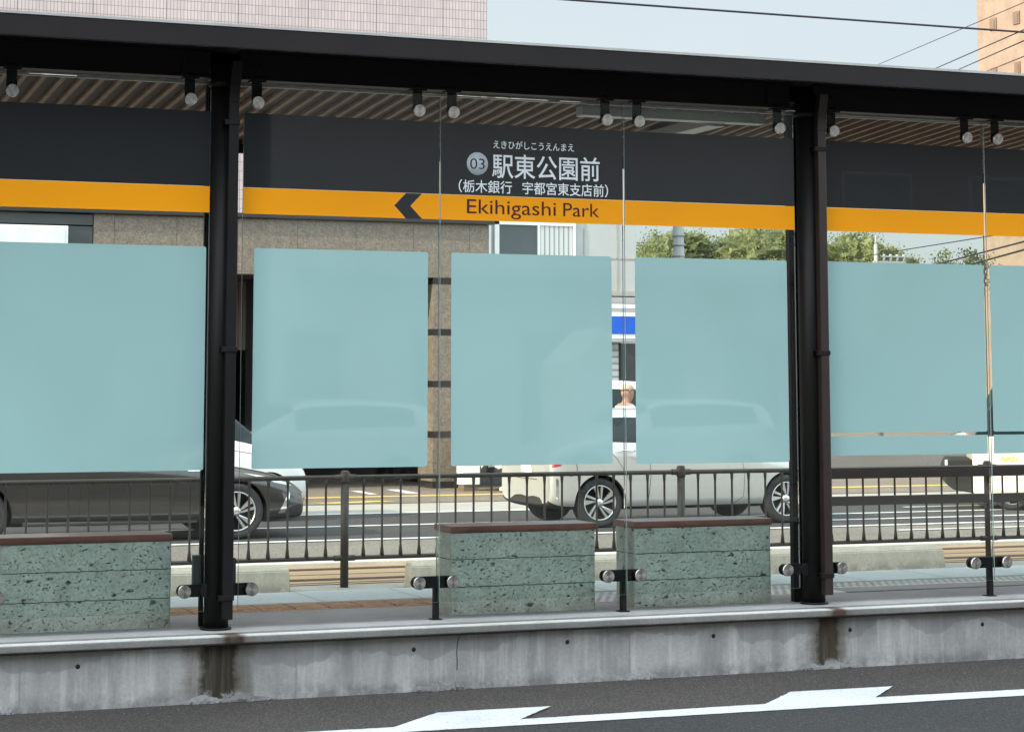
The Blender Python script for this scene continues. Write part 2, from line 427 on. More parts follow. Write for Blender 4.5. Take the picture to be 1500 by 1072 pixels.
def origin_to(o, p):
    p = Vector(p); o.data.transform(Matrix.Translation(-p)); o.location = p
def struct(name, mb, mat):
    o = part(name, mb, mat); o['kind'] = 'structure'; return o
def single(name, mb, mat, label, cat, group=None, at=None):
    o = part(name, mb, mat); tag(o, label, cat, group)
    if at: origin_to(o, at)
    return o
def cp(o, parent=None, off=None):
    c = o.copy(); COL.objects.link(c)
    if parent is not None: c.parent = parent
    if off is not None: c.location = Vector(o.location)+Vector(off)
    for ch in [q for q in ALL_CHILDREN.get(o.name, [])]: cp(ch, c)
    return c
def children_of(o): return [q for q in bpy.data.objects if q.parent == o]
def copy_tree(o, parent=None, loc=None):
    kids = children_of(o)
    c = o.copy(); COL.objects.link(c)
    if parent is not None: c.parent = parent
    if loc is not None: c.location = loc
    for k in kids: copy_tree(k, c)
    return c
def text(name, body, box_, y, mat, parent, extr=.0006, off=0., shear=0., cs=1.):
    """lettering fitted to a box (x0, x1, z0, z1) on the plane y, facing -Y"""
    cu = bpy.data.curves.new(name, 'FONT'); cu.body = body; cu.extrude = extr/.1; cu.offset = off; cu.shear = shear; cu.space_character = cs
    cu.resolution_u = 6
    o = bpy.data.objects.new(name, cu); COL.objects.link(o)
    bpy.context.view_layer.update()
    dg = bpy.context.evaluated_depsgraph_get(); me = bpy.data.meshes.new_from_object(o.evaluated_get(dg))
    bpy.data.objects.remove(o); bpy.data.curves.remove(cu)
    xs = [v.co.x for v in me.vertices]; ys = [v.co.y for v in me.vertices]
    x0, x1, z0, z1 = box_; sx = (x1-x0)/(max(xs)-min(xs)); sy = (z1-z0)/(max(ys)-min(ys)); mx, my = min(xs), min(ys)
    for v in me.vertices:
        v.co = Vector((x0+(v.co.x-mx)*sx, y - (extr if v.co.z > 0 else 0), z0+(v.co.y-my)*sy))
    return link_mesh(name, me, mat, parent)

# ------------------------------------------------------------------ ground, roads, platform
ZP = .345
g = MB(); g.poly([(-600, -600, -.02), (700, -600, -.02), (700, 900, -.02), (-600, 900, -.02)]); struct('ground', g, M['side_pave'])
g = MB(); g.poly([(-60, -6, -.004), (90, -6, -.004), (90, 11.25, -.004), (-60, 11.25, -.004)]); struct('near_road', g, M['asphalt_old'])
g = MB(); g.poly([(-60, 2.5, 0), (90, 2.5, 0), (90, 9.35, 0), (-1.5, 10.12, 0), (-60, 10.3, 0)]); struct('near_road_lane', g, M['asphalt_new'])
g = MB(); g.poly([(-60, -6, .1), (90, -6, .1), (90, 1.2, .1), (-60, 1.2, .1)], (0, 0, -.14)); struct('near_pavement', g, M['gutter'])
mk = MB(); z = .004
def road_poly(pts):
    out = []
    for i in range(len(pts)):
        a, b = pts[i], pts[(i+1) % len(pts)]; L = math.hypot(b[0]-a[0], b[1]-a[1]); n = max(1, int(L/.035)) if L < 13 else 1
        inner = any({a, b} == set(e) for e in SHARED)
        if inner: n = 1
        for k in range(n):
            t = k/n; j = .0035 if 0 < k < n else 0
            out.append((a[0]+(b[0]-a[0])*t+random.uniform(-j, j), a[1]+(b[1]-a[1])*t+random.uniform(-j, j), z))
    mk.poly(out)
SHARED = [((3.59, 9.90), (3.45, 10.06)), ((4.95, 9.87), (4.12, 10.065)), ((6.2, 9.845), (5.50, 10.07)), ((6.55, 9.84), (6.16, 10.065))]
road_poly([(-8, 10.35), (-8, 10.23), (.5, 10.02), (3.59, 9.90), (3.45, 10.06), (.5, 10.18)])
road_poly([(3.45, 10.06), (3.59, 9.90), (4.95, 9.87), (4.12, 10.065), (4.43, 10.41), (3.81, 10.42)])
road_poly([(4.12, 10.065), (4.95, 9.87), (6.2, 9.845), (5.50, 10.07)])
road_poly([(5.50, 10.07), (6.2, 9.845), (6.55, 9.84), (6.16, 10.065), (6.47, 10.39), (5.84, 10.41)])
road_poly([(6.16, 10.065), (6.55, 9.84), (20, 9.50), (20, 9.68), (7.07, 10.03)])
struct('road_marking', mk, M['marking'])
# debris specks on the asphalt
rb = MB()
for _ in range(46):
    x = random.uniform(1.2, 9); y = random.uniform(9.8, 11.15); r = random.uniform(.0015, .0045)
    rb.box(x, x+r*1.6, y, y+r, .0, r*.8)
gr = part('gravel', rb, M['gutter']); gr['kind'] = 'stuff'; gr['label'] = 'tiny pale stones scattered on the asphalt'; gr['category'] = 'gravel'

# platform: wall in front, coping, floor
pw = thing('platform_wall', 'long low grey concrete wall with brown stains holding up the tram platform', 'wall', (0, 11.2, 0))
g = MB(); g.box(-30, 40, 11.2, 11.45, -.05, .288); part('wall_face', g, M['wall'], pw)
g = MB(); g.box(-30, 40, 11.222, 11.45, .288, .309); part('lip_shadow_strip', g, M['gutter'], pw)  # set-back strip shaped to draw the shadow line under the coping lip
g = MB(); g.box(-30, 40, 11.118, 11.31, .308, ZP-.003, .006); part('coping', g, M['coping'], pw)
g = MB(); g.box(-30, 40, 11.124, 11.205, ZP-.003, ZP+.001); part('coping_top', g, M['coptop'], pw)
for (x, zz) in ((2.127, .217), (3.956, .222), (4.868, .223), (5.785, .218), (6.69, .215), (7.614, .21), (8.53, .215), (1.21, .22)):
    g = MB(); g.lathe_y((x, 11.2, zz), [(.0125, -.001), (.011, -.003), (.0001, -.003)], 20); h_ = part('tie_hole', g, M['recess'], pw)
# vertical joints of the wall face
for x in (3.29, 5.02+.23, 7.6+.75, 1.83):
    g = MB(); g.box(x, x+.005, 11.197, 11.2, 0, .292); part('wall_joint', g, M['gutter'], pw)
# thin crack
g = MB()
pts = [(4.22, .285), (4.208, .25), (4.203, .2), (4.206, .15), (4.205, .10)]
for (a, b) in zip(pts, pts[1:]): g.poly([(a[0], 11.1985, a[1]), (a[0]+.0045, 11.1985, a[1]), (b[0]+.0045, 11.1985, b[1]), (b[0], 11.1985, b[1])])
part('crack', g, M['recess'], pw)
# rough mortar patches at the foot of the wall
def mortar(x0, x1, hh, seed):
    rnd = random.Random(seed); b = bmesh.new(); n = 46
    rows = []
    for j, (zz, yy) in enumerate(((0, -.03), (.4, -.026), (.75, -.014), (1., .0))):
        row = []
        for i in range(n+1):
            t = i/n; env = min(1, t*7, (1-t)*7)*(.75+.25*math.sin(t*17+seed))
            row.append(b.verts.new((x0+(x1-x0)*t+rnd.uniform(-.003, .003), 11.199+yy*env*rnd.uniform(.7, 1.3), hh*zz*env*rnd.uniform(.85, 1.15)-.002)))
        rows.append(row)
    for r0, r1 in zip(rows, rows[1:]):
        for i in range(n): b.faces.new((r0[i], r0[i+1], r1[i+1], r1[i]))
    m_ = MB(); m_.merge(b); part('mortar_patch', m_, M['mortar'], pw)
mortar(3.94, 4.30, .045, 1); mortar(5.14, 5.46, .04, 2); mortar(2.62, 3.20, .04, 3); mortar(6.3, 6.78, .04, 4); mortar(1.55, 1.83, .04, 5)

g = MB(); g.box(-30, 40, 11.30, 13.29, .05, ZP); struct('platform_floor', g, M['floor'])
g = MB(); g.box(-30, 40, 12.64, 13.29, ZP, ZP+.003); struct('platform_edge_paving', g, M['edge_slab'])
g = MB()
for i in range(-6, 30):
    x = 3.88+.635*i; g.poly([(x, 12.64, ZP+.0045), (x+.007, 12.64, ZP+.0045), (x+.007, 13.28, ZP+.0045), (x, 13.28, ZP+.0045)])
struct('platform_paving_joints', g, M['floor'])
g = MB(); g.box(-10, 5.3, 12.24, 12.54, ZP, ZP+.004)
x = -.5
while x < 5.25:
    for a in (12.27, 12.335, 12.40, 12.465):
        g.box(x, x+.19, a+.0, a+.035, ZP+.004, ZP+.013)
    for k in range(2): g.box(x+.1*k, x+.1*k+.02, 12.25, 12.53, ZP+.004, ZP+.010)
    x += .205
struct('tactile_paving_brown', g, M['tact_brown'])
g = MB(); g.box(5.3, 14, 12.0, 12.55, ZP, ZP+.004)
# (narrow past the far pillar)
part_ = struct('tactile_paving_white', g, M['tact_white'])
g = MB(); g.box(7.15, 14.02, 11.99, 12.24, ZP+.004, ZP+.007); struct('platform_floor_strip', g, M['floor'])
g = MB(); nn = 0
x = 5.32
while x < 11:
    k = 0; y = 12.03
    while y < 12.54:
        if x < 7.1 or y > 12.25:
            xx = x + (.028 if k % 2 else 0)
            g.poly([(xx+.015*math.cos(a*math.pi/4), y+.015*math.sin(a*math.pi/4), ZP+.0052) for a in range(8)])
        y += .054; k += 1
    x += .056
struct('tactile_paving_dots', g, M['gutter'])

# tracks
g = MB(); g.poly([(-60, 13.29, -.006), (90, 13.29, -.006), (90, 19.15, -.006), (-60, 19.15, -.006)]); struct('track_bed', g, M['gutter'])
g = MB(); g.poly([(-60, 17.35, .0), (90, 17.35, .0), (90, 19.1, .0), (-60, 19.1, .0)]); struct('tram_track_slab', g, M['slab_track'])
g = MB()
for y in (17.72, 18.70, 14.1, 15.1):
    g.box(-60, 90, y, y+.05, .002, .006)
struct('tram_rails', g, M['groove'])
g = MB()
for y, wd in ((17.665, .05), (17.775, .06), (18.64, .055), (18.755, .06), (18.2, .008), (17.45, .01)):
    g.box(-60, 90, y, y+wd, .001, .004)
struct('rail_grooves', g, M['groove'])
g = MB(); g.box(-60, 90, 19.1, 19.3, -.05, .03, .01); struct('median_kerb', g, M['kerb'])
# far carriageway
g = MB(); g.poly([(-60, 19.3, -.002), (90, 19.3, -.002), (90, 22.0, -.002), (-60, 22.0, -.002)]); struct('far_road_verge', g, M['asphalt_pale'])
g = MB(); g.poly([(-60, 22.0, .002), (90, 22.0, .002), (90, 26.45, .002), (-60, 26.45, .002)]); struct('far_road', g, M['asphalt_far'])
g = MB(); g.poly([(-60, 26.45, .0), (90, 26.45, .0), (90, 29.0, .02), (-60, 29.0, .02)]); struct('far_gutter', g, M['gutter'])
g = MB(); g.poly([(-60, 28.3, .022), (90, 28.3, .022), (90, 40, .022), (-60, 40, .022)]); struct('far_pavement', g, M['side_pave'])
g = MB(); z = .007
for (x0, x1, y, wd) in ((-20, 60, 22.0, .15), (-20, 60, 24.13, .13), (-20, 60, 26.36, .15), (12, 60, 23.05, .13), (13.35, 60, 21.2, .11), (15.9, 60, 25.1, .12)):
    g.poly([(x0, y, z), (x1, y, z), (x1, y+wd, z), (x0, y+wd, z)])
struct('lane_lines', g, M['marking'])
g = MB(); g.poly([(-20, 29.85, .026), (60, 29.85, .026), (60, 30.1, .026), (-20, 30.1, .026)])
g.poly([(8.6, 28.6, .026), (8.9, 28.45, .026), (9.9, 28.75, .026), (9.6, 28.9, .026)])
struct('yellow_line', g, M['yellow'])
g = MB(); g.poly([(10.7, 30.6, .026), (10.9, 30.6, .026), (11.0, 31.9, .026), (10.8, 31.9, .026)]); g.poly([(10.1, 30.6, .026), (10.22, 30.6, .026), (10.3, 31.7, .026), (10.15, 31.7, .026)])
struct('parking_lines', g, M['marking'])

# concrete blocks beside the fence
def block(x0, x1, label):
    t = MB(); b = bmesh.new()
    prof = [(16.80, -.02), (17.04, -.02), (17.02, .165), (16.99, .195), (16.88, .195), (16.84, .165)]
    a = [b.verts.new((x0, y, zz)) for y, zz in prof]; c = [b.verts.new((x1, y, zz)) for y, zz in prof]
    b.faces.new(a); b.faces.new(c[::-1])
    for i in range(6): b.faces.new((a[i], c[i], c[(i+1) % 6], a[(i+1) % 6]))
    bmesh.ops.bevel(b, geom=list(b.edges), offset=.008, segments=2, affect='EDGES'); t.merge(b)
    single('concrete_block', t, M['block'], label, 'concrete block', 'concrete blocks along the fence', (x0, 16.92, 0))
block(2.88, 4.885, 'long pale concrete block seen on both sides of the left black pillar')
block(5.93, 7.93, 'pale concrete block whose sunlit end shows just left of the middle stone bench')
block(9.07, 11.05, 'long pale concrete block under the fence right of the right black pillar')

# ------------------------------------------------------------------ fence
fence = thing('railing', 'brown metal railing of thin upright bars between the platform and the far road', 'railing', (5.43, 17.1, 0))
g = MB(); g.tube([(-1, 17.1, .892), (15, 17.1, .885)], .02, 14); part('top_rail', g, M['fence'], fence)
g = MB(); g.tube([(-1, 17.1, .232), (15, 17.1, .232)], .018, 14); part('bottom_rail', g, M['fence'], fence)
PX0 = [-.77, 2.33, 5.43, 8.53, 11.72, 14.85]
for i, x in enumerate(PX0):
    g = MB(); g.tube([(x, 17.1, -.02), (x, 17.1, .875)], .034, 16)
    g.tube([(x, 17.1, .845), (x, 17.1, .86), (x, 17.1, .918), (x, 17.1, .925)], [.038, .041, .041, .036], 16)
    g.tube([(x, 17.1, .918), (x, 17.1, .936), (x, 17.1, .945)], [.036, .036, .022], 16)
    g.tube([(x-.09, 17.1, .232), (x+.09, 17.1, .232)], .024, 12)
    g.tube([(x-.09, 17.1, .888), (x+.09, 17.1, .888)], .026, 12)
    part('post', g, M['fence'], fence)
bar0 = None
def bar_mesh():
    g = MB(); g.tube([(0, 0, .24), (0, 0, .30), (0, 0, .33), (0, 0, .80), (0, 0, .84), (0, 0, .88)], [.019, .014, .0095, .0095, .013, .016], 10)
    me = bpy.data.meshes.new('baluster'); g.bm.to_mesh(me); g.bm.free(); me.materials.append(M['fence']); return me
bme = bar_mesh()
for i in range(len(PX0)-1):
    a, b = PX0[i], PX0[i+1]
    for k in range(1, 19):
        x = a+(b-a)*k/19
        if x < 1.9 or x > 13.0: continue
        o = bpy.data.objects.new('baluster', bme); COL.objects.link(o); o.parent = fence; o.location = (x-5.43, 0, 0)
g = MB(); g.box(9.7, 15, 17.015, 17.055, .805, .885, .006); g.tube([(9.7, 17.03, .893), (15, 17.03, .89)], .012, 10); part('lean_board', g, M['rail_brown'], fence, 'wide upper brown board on the right part of the railing')
g = MB(); g.box(9.7, 15, 17.015, 17.055, .565, .648, .006); part('lean_board', g, M['rail_brown'], fence, 'lower brown board on the right part of the railing')

# ------------------------------------------------------------------ stone benches
def bench(x0, x1, label, seed):
    t = thing('stone_bench', label, 'bench', ((x0+x1)/2, 11.8, ZP), 'green stone benches behind the glass')
    rnd = random.Random(seed)
    b = bmesh.new(); g = MB()
    g.box(x0, x1, 11.662, 11.93, ZP, .806)
    bmesh.ops.subdivide_edges(g.bm, edges=list(g.bm.edges), cuts=22, use_grid_fill=True)
    from mathutils import noise
    for v in g.bm.verts:
        n = noise.noise(Vector((v.co.x*22+seed, v.co.y*22, v.co.z*34)))
        n2 = noise.noise(Vector((v.co.x*7+seed, v.co.y*7, v.co.z*7)))
        if v.co.z > ZP+.002: v.co += Vector((n*.003, n*.0035+n2*.003, 0))
        # knocked corners
        ex = min(abs(v.co.x-x0), abs(v.co.x-x1)); ey = min(abs(v.co.y-11.662), abs(v.co.y-11.93))
        if ex < .006 and ey < .006: v.co.x += (.006+.006*n2) * (1 if abs(v.co.x-x0) < .05 else -1); v.co.y += .005 if v.co.y < 11.8 else -.005
    part('stone_body', g, M['stone'], t)
    body = children_of(t)[0]
    for zz in (.50, .656):
        j = MB(); k = 30
        for i in range(k):
            a = x0+.006+(x1-x0-.012)*i/k; c = x0+.006+(x1-x0-.012)*(i+1)/k
            ja = .0015*math.sin(i*1.7+seed); jc = .0015*math.sin((i+1)*1.7+seed)
            j.poly([(a, 11.6575, zz+ja), (c, 11.6575, zz+jc), (c, 11.6575, zz+jc+.0035), (a, 11.6575, zz+ja+.0035)])
        j.box(x0-.003, x0-.0015, 11.67, 11.92, zz, zz+.0035)
        part('course_joint', j, M['granite_band'], body)
    g = MB(); g.box(x0-.004, x1+.004, 11.652, 11.94, .809, .846, .004)
    part('seat_board', g, M['bench_top'], t)
bench(1.79, 2.715, 'green stone bench with brown top at the far left beside the left pillar', 1)
bench(4.345, 5.252, 'green stone bench with brown top below the station name panel', 2)
bench(5.505, 6.425, 'green stone bench with brown top just left of the right pillar', 3)

# ------------------------------------------------------------------ shelter
sh = thing('tram_shelter', 'black steel tram stop shelter with glass panels and an orange striped sign', 'tram shelter', (4.7, 11.47, ZP))
g = MB(); g.box(-20, 30, 10.90, 10.93, 3.425, 3.535, .004); part('roof_fascia', g, M['fascia'], sh)
g = MB(); g.box(-20, 30, 10.895, 10.96, 3.537, 3.551); part('roof_edge_trim', g, M['trim'], sh)
g = MB(); g.box(-20, 30, 10.93, 13.75, 3.50, 3.536); part('roof_slab', g, M['black'], sh)
g = MB(); g.box(-20, 30, 13.72, 13.76, 3.18, 3.54); part('rear_fascia', g, M['fascia'], sh)
g = MB(); g.poly([(-20, 11.60, 3.41), (30, 11.60, 3.41), (30, 13.71, 3.262), (-20, 13.71, 3.262)], (0, 0, .012)); part('soffit_board', g, M['soffit'], sh)
# timber slats under the soffit run front to back; one part
g = MB(); x = -2.
while x < 12:
    if not (6.05 < x < 6.27):
        y0, y1 = 11.66, 13.70; z0 = 3.41-(y0-11.60)*.070; z1 = 3.41-(y1-11.60)*.070
        for (a, b, c, d) in ((y0, y1, z0, z1),):
            vs = [g.bm.verts.new(p) for p in ((x, a, c-.024), (x+.028, a, c-.024), (x+.028, a, c-.002), (x, a, c-.002), (x, b, d-.024), (x+.028, b, d-.024), (x+.028, b, d-.002), (x, b, d-.002))]
            for f in ((0, 1, 2, 3), (7, 6, 5, 4), (0, 4, 5, 1), (1, 5, 6, 2), (2, 6, 7, 3), (3, 7, 4, 0)): g.bm.faces.new([vs[i] for i in f])
    x += .108
sl_ = part('ceiling_slats', g, M['wood'], sh); sl_['kind'] = 'stuff'
g = MB(); g.box(-20, 30, 11.615, 11.65, 3.352, 3.40); part('slat_edge_trim', g, M['trim'], sh)
g = MB(); g.box(-20, 30, 11.565, 11.585, 3.318, 3.336); part('skylit_flange_strip', g, M['trim'], sh)  # pale strip paints the skylight along the beam's lower flange
# ceiling luminaire housings
g = MB(); g.box(5.20, 6.45, 11.70, 11.80, 3.27, 3.33, .004); g.box(6.09, 6.22, 11.80, 12.75, 3.255, 3.315, .004); part('ceiling_duct', g, M['trim'], sh)

BAYS = [(-.63, 2.845), (3.015, 6.49), (6.66, 10.14)]
for (a, b) in BAYS:
    g = MB(); g.box(a, b, 11.475, 11.487, 3.345, 3.50); g.box(a, b, 11.42, 11.545, 3.335, 3.345); g.box(a, b, 11.42, 11.545, 3.49, 3.50)
    bmx = part('beam', g, M['dark_metal'], sh)
    for x in (a+.075, a+.125, b-.075, b-.125):
        for zz in (3.425,):
            h = MB(); h.tube([(x, 11.474, zz), (x, 11.462, zz)], .013, 6); h.tube([(x, 11.462, zz), (x, 11.454, zz)], .007, 10); part('bolt', h, M['dark_metal'], bmx)
    for x0, x1 in ((a, a+.16), (b-.16, b)):
        h = MB(); h.box(x0, x1, 11.468, 11.4745, 3.355, 3.48); part('splice_plate', h, M['dark_metal'], bmx)

def pillar(cx, label):
    g = MB()
    g.tube([(cx, 11.47, ZP), (cx, 11.47, 3.42)], .068, 28)
    g.tube([(cx, 11.47, 3.29), (cx, 11.47, 3.325)], .078, 28)
    g.tube([(cx, 11.47, ZP), (cx, 11.47, ZP+.012)], .085, 28)
    p_ = part('pillar', g, M['dark_metal'], sh, label)
    g = MB(); g.box(cx-.052, cx-.008, 11.585, 11.66, ZP, 3.34); g.box(cx-.06, cx+.06, 11.60, 11.612, ZP, 3.34); part('rear_channel', g, M['dark_metal'], p_)
    g = MB(); xs0, xs1 = cx+.006, cx+.062
    g.box(xs0, xs1, 11.345, 11.395, .405, 3.20, .005)
    part('downpipe', g, M['rail_brown'] if cx > 5 else M['dark_metal'], p_)
    g = MB()   # inclined head of the downpipe up to the gutter
    vs = []
    for (dy, zz, dx) in ((0, 3.20, 0), (0, 3.28, .004), (-.02, 3.42, .012)):
        vs.append([g.bm.verts.new((x, y, zz)) for x, y in ((xs0+dx, 11.345+dy), (xs1+dx, 11.345+dy), (xs1+dx, 11.395+dy), (xs0+dx, 11.395+dy))])
    for r0, r1 in zip(vs, vs[1:]):
        for k in range(4): g.bm.faces.new((r0[k], r0[(k+1) % 4], r1[(k+1) % 4], r1[k]))
    part('downpipe_head', g, M['rail_brown'] if cx > 5 else M['dark_metal'], p_)
    for zz in (3.085, 1.845, .52):
        g = MB(); g.box(cx-.018, xs1+.004, 11.338, 11.40, zz-.014, zz+.014, .003); g.box(cx-.018, cx-.004, 11.37, 11.46, zz-.014, zz+.014)
        part('pipe_clip', g, M['dark_metal'], p_)
    return p_
pillar(2.918, 'left black pillar'); pillar(6.607, 'right black pillar')
# small grey conduit boxes on the left pillar
g = MB(); g.box(2.795, 2.835, 11.48, 11.53, .58, .74, .004); part('conduit_box', g, M['darktile'], sh)
g = MB(); g.box(3.0, 3.03, 11.48, 11.53, .58, .72, .004); part('conduit_box', g, M['darktile'], sh)

# glass panels: (x0, x1, film x0, x1, film z0, z1)
G0, G1, GZ0, GZ1 = 11.448, 11.460, .445, 3.312
panels = [(.50, 1.66, .50, 1.66, 1.195, 2.406), (1.69, 2.845, 1.69, 2.83, 1.195, 2.406),
          (3.035, 4.187, 3.10, 4.12, 1.197, 2.404), (4.197, 5.345, 4.262, 5.268, 1.197, 2.404), (5.358, 6.50, 5.42, 6.44, 1.192, 2.404),
          (6.70, 7.868, 6.70, 7.855, 1.362, 2.406), (7.886, 9.03, 7.90, 9.03, 1.362, 2.406), (9.04, 10.1, 9.04, 10.1, 1.362, 2.406)]
def sheet(x0, x1, z0, z1, t=.0015, y=G0):
    g = MB(); g.box(x0, x1, y-t, y-.0003, z0, z1); return g
for i, (a, b, fa, fb, fz0, fz1) in enumerate(panels):
    g = MB(); g.box(a, b, G0, G1, GZ0, GZ1); gp = part('glass_panel', g, M['glass'], sh)
    e = MB()
    e.box(a-.0012, a-.0002, G0+.001, G1-.001, GZ0, GZ1); e.box(b+.0002, b+.0012, G0+.001, G1-.001, GZ0, GZ1)
    e.box(a, b, G0+.001, G1-.001, GZ0-.0012, GZ0-.0002)
    part('polished_edge', e, M['glass_edge'], gp)
    f = MB()
    # slightly rounded frosted sheet
    r = .012; pts = []
    for (cx_, cz_, a0) in ((fb-r, fz1-r, 0), (fa+r, fz1-r, 90), (fa+r, fz0+r, 180), (fb-r, fz0+r, 270)):
        for k in range(5): t = R(a0+k*22.5); pts.append((cx_+r*math.cos(t), G0-.0015, cz_+r*math.sin(t)))
    f.poly(pts[::-1], (0, .0012, 0)); part('frosted_film', f, M['frost'], gp)
    if fz0 > 1.3:
        part('frosted_film', sheet(fa, fb, 1.225, 1.342), M['frost'], gp, 'low frosted strip under the main frosted sheet')
    part('sign_band', sheet(a, b, 2.7385, 3.152), M['band_dark'], gp)
    # orange stripe, with the arrow cut into the one left of the station name
    if i == 2:
        zt, zb, zm = 2.737, 2.593, 2.665
        for pts in ([(a, zb), (3.985, zb), (3.915, zm), (3.985, zt), (a, zt)], [(4.084, zb), (b, zb), (b, zt), (4.084, zt), (4.013, zm)]):
            f = MB(); f.poly([(x, G0-.0015, zz) for x, zz in pts], (0, .0012, 0)); part('orange_stripe', f, M['band_orange'], gp)
        f = MB(); f.poly([(x, G0-.0015, zz) for x, zz in ((3.986, zb), (4.083, zb), (4.012, zm), (4.083, zt), (3.986, zt), (3.916, zm))], (0, .0012, 0)); part('arrow_mark', f, M['band_dark'], gp)
    else:
        part('orange_stripe', sheet(a, b, 2.593, 2.737), M['band_orange'], gp)
    if i == 3:
        yt = G0-.0017
        text('lettering', 'えきひがしこうえんまえ', (4.520, 5.030, 3.015, 3.062), yt, M['ink_white'], gp, off=.008)
        text('lettering', '駅東公園前', (4.512, 5.195, 2.842, 2.985), yt, M['ink_white'], gp, off=.008)
        text('lettering', '（栃木銀行', (4.306, 4.636, 2.752, 2.828), yt, M['ink_white'], gp, off=.006)
        text('lettering', '宇都宮東支店前）', (4.702, 5.248, 2.752, 2.828), yt, M['ink_white'], gp, off=.006)
        text('lettering', 'Ekihigashi', (4.357, 4.913, 2.606, 2.714), yt, M['ink_maroon'], gp)
        text('lettering', 'Park', (4.960, 5.190, 2.632, 2.711), yt, M['ink_maroon'], gp)
        f = MB(); f.lathe_y((4.421, yt, 2.921), [(.0001, -.0006), (.066, -.0006), (.066, 0)], 48); part('route_disc', f, M['ink_grey'], gp)
        text('lettering', '03', (4.376, 4.466, 2.890, 2.951), yt-.0008, M['band_dark'], gp, off=-.004)

# upper clamps
def disc(x, zz, par, y=G0, r=.0365):
    g = MB(); g.lathe_y((x, y-.024, zz), [(.0001, 0), (r-.003, 0), (r, .003), (r, .013)], 36)
    for f in g.bm.faces: f.smooth = False
    d = part('steel_cap', g, M['steel'], par)
    return d
for x in (1.76, 2.73, 3.11, 4.06, 4.27, 5.24, 5.45, 6.40, 6.78, 7.75, 7.98, 8.95):
    g = MB(); g.box(x-.029, x+.029, G1+.002, G1+.012, 3.195, 3.335, .003); g.tube([(x, G0-.014, 3.212), (x, G1+.016, 3.212)], .014, 14); g.tube([(x, G0-.012, 3.212), (x, G0-.001, 3.212)], .035, 28)
    g.box(x-.045, x+.045, G0-.02, G1+.03, 3.326, 3.335); g.tube([(x-.014, G0-.005, 3.335), (x-.014, G0-.005, 3.36)], .007, 8); g.tube([(x+.014, G0-.005, 3.335), (x+.014, G0-.005, 3.36)], .007, 8)
    c = part('upper_clamp', g, M['dark_metal'], sh); disc(x, 3.212, c)
# lower clamps
def lower(xa, xb, xp=None):
    zz = .553; g = MB()
    y0, y1 = G1+.003, G1+.03
    pts = []
    r = .033
    for k in range(13): t = R(90+k*15); pts.append((xa+r*math.cos(t), y0, zz+r*math.sin(t)))
    for k in range(13): t = R(-90+k*15); pts.append((xb+r*math.cos(t), y0, zz+r*math.sin(t)))
    g.poly(pts, (0, y1-y0, 0))
    for x in (xa, xb): g.tube([(x, G0-.012, zz), (x, G0-.001, zz)], .037, 28)
    if xp: g.box(xp-.014, xp+.014, y0+.001, y1+.01, ZP, zz-.02)
    if xp: g.box(xp-.03, xp+.03, y0-.01, y1+.03, ZP, ZP+.006)
    c = part('lower_clamp', g, M['dark_metal'], sh)
    for x in (xa, xb):
        if abs(x-2.86) > .05 and abs(x-6.60) > .09 and abs(x-2.98) > .05: disc(x, zz, c)
lower(1.60, 1.745, 1.675); lower(2.735, 2.86); lower(2.98, 3.105); lower(4.07, 4.27, 4.185); lower(5.23, 5.435, 5.345); lower(6.41, 6.54); lower(6.66, 6.78); lower(7.735, 7.965, 7.868)

# ------------------------------------------------------------------ vehicles
def wheel(c, r, parent, style=0, far=False, wdt=.19):
    """wheel whose outer face looks to -Y (or +Y when far); c = centre of the outer face"""
    s = -1 if not far else 1
    w_ = thing_part = MB()
    prof = [(r*.66, .012), (r*.70, .0), (r*.90, -.008), (r*.975, .004), (r, .03), (r, wdt-.03), (r*.96, wdt), (r*.6, wdt)]
    prof = [(a, b if s < 0 else -b) for a, b in prof]
    w_.lathe_y(c, prof, 48)
    ty = part('wheel', w_, M['rubber'], parent)
    g = MB(); g.lathe_y(c, [(a, b if s < 0 else -b) for a, b in ((r*.705, -.001), (r*.68, .006), (r*.64, .03), (r*.62, .08), (.001, .085))], 40)
    part('rim_barrel', g, M['wellblack'], ty)
    g = MB()
    g.lathe_y(c, [(a, b if s < 0 else -b) for a, b in ((r*.705, .0), (r*.70, -.006), (r*.665, -.004), (r*.655, .012))], 40)
    for k in range(5):
        a0 = k*2*math.pi/5 + .35
        for sg in ((-1, 1) if style == 0 else (-1, 1)):
            t1 = a0+sg*.10; t2 = a0+sg*(.40 if sg > 0 else .26)
            def pt(rad, ang, y): return (c[0]+rad*math.cos(ang), c[1]+(y if s < 0 else -y), c[2]+rad*math.sin(ang))
            q = [pt(r*.17, a0-.25+sg*.08, .014), pt(r*.19, a0-.25+sg*.42, .016), pt(r*.66, t2, .0), pt(r*.66, t1, .0)]
            q2 = [(p[0], p[1]+.03*(1 if s < 0 else -1), p[2]) for p in q]
            A = [g.bm.verts.new(p) for p in q]; B = [g.bm.verts.new(p) for p in q2]
            g.bm.faces.new(A); g.bm.faces.new(B[::-1])
            for i in range(4): g.bm.faces.new((A[i], B[i], B[(i+1) % 4], A[(i+1) % 4]))
    g.lathe_y(c, [(a, b if s < 0 else -b) for a, b in ((.001, -.002), (r*.13, -.002), (r*.17, .012), (r*.17, .04))], 24)
    part('rim', g, M['alloy'], ty)
    return ty

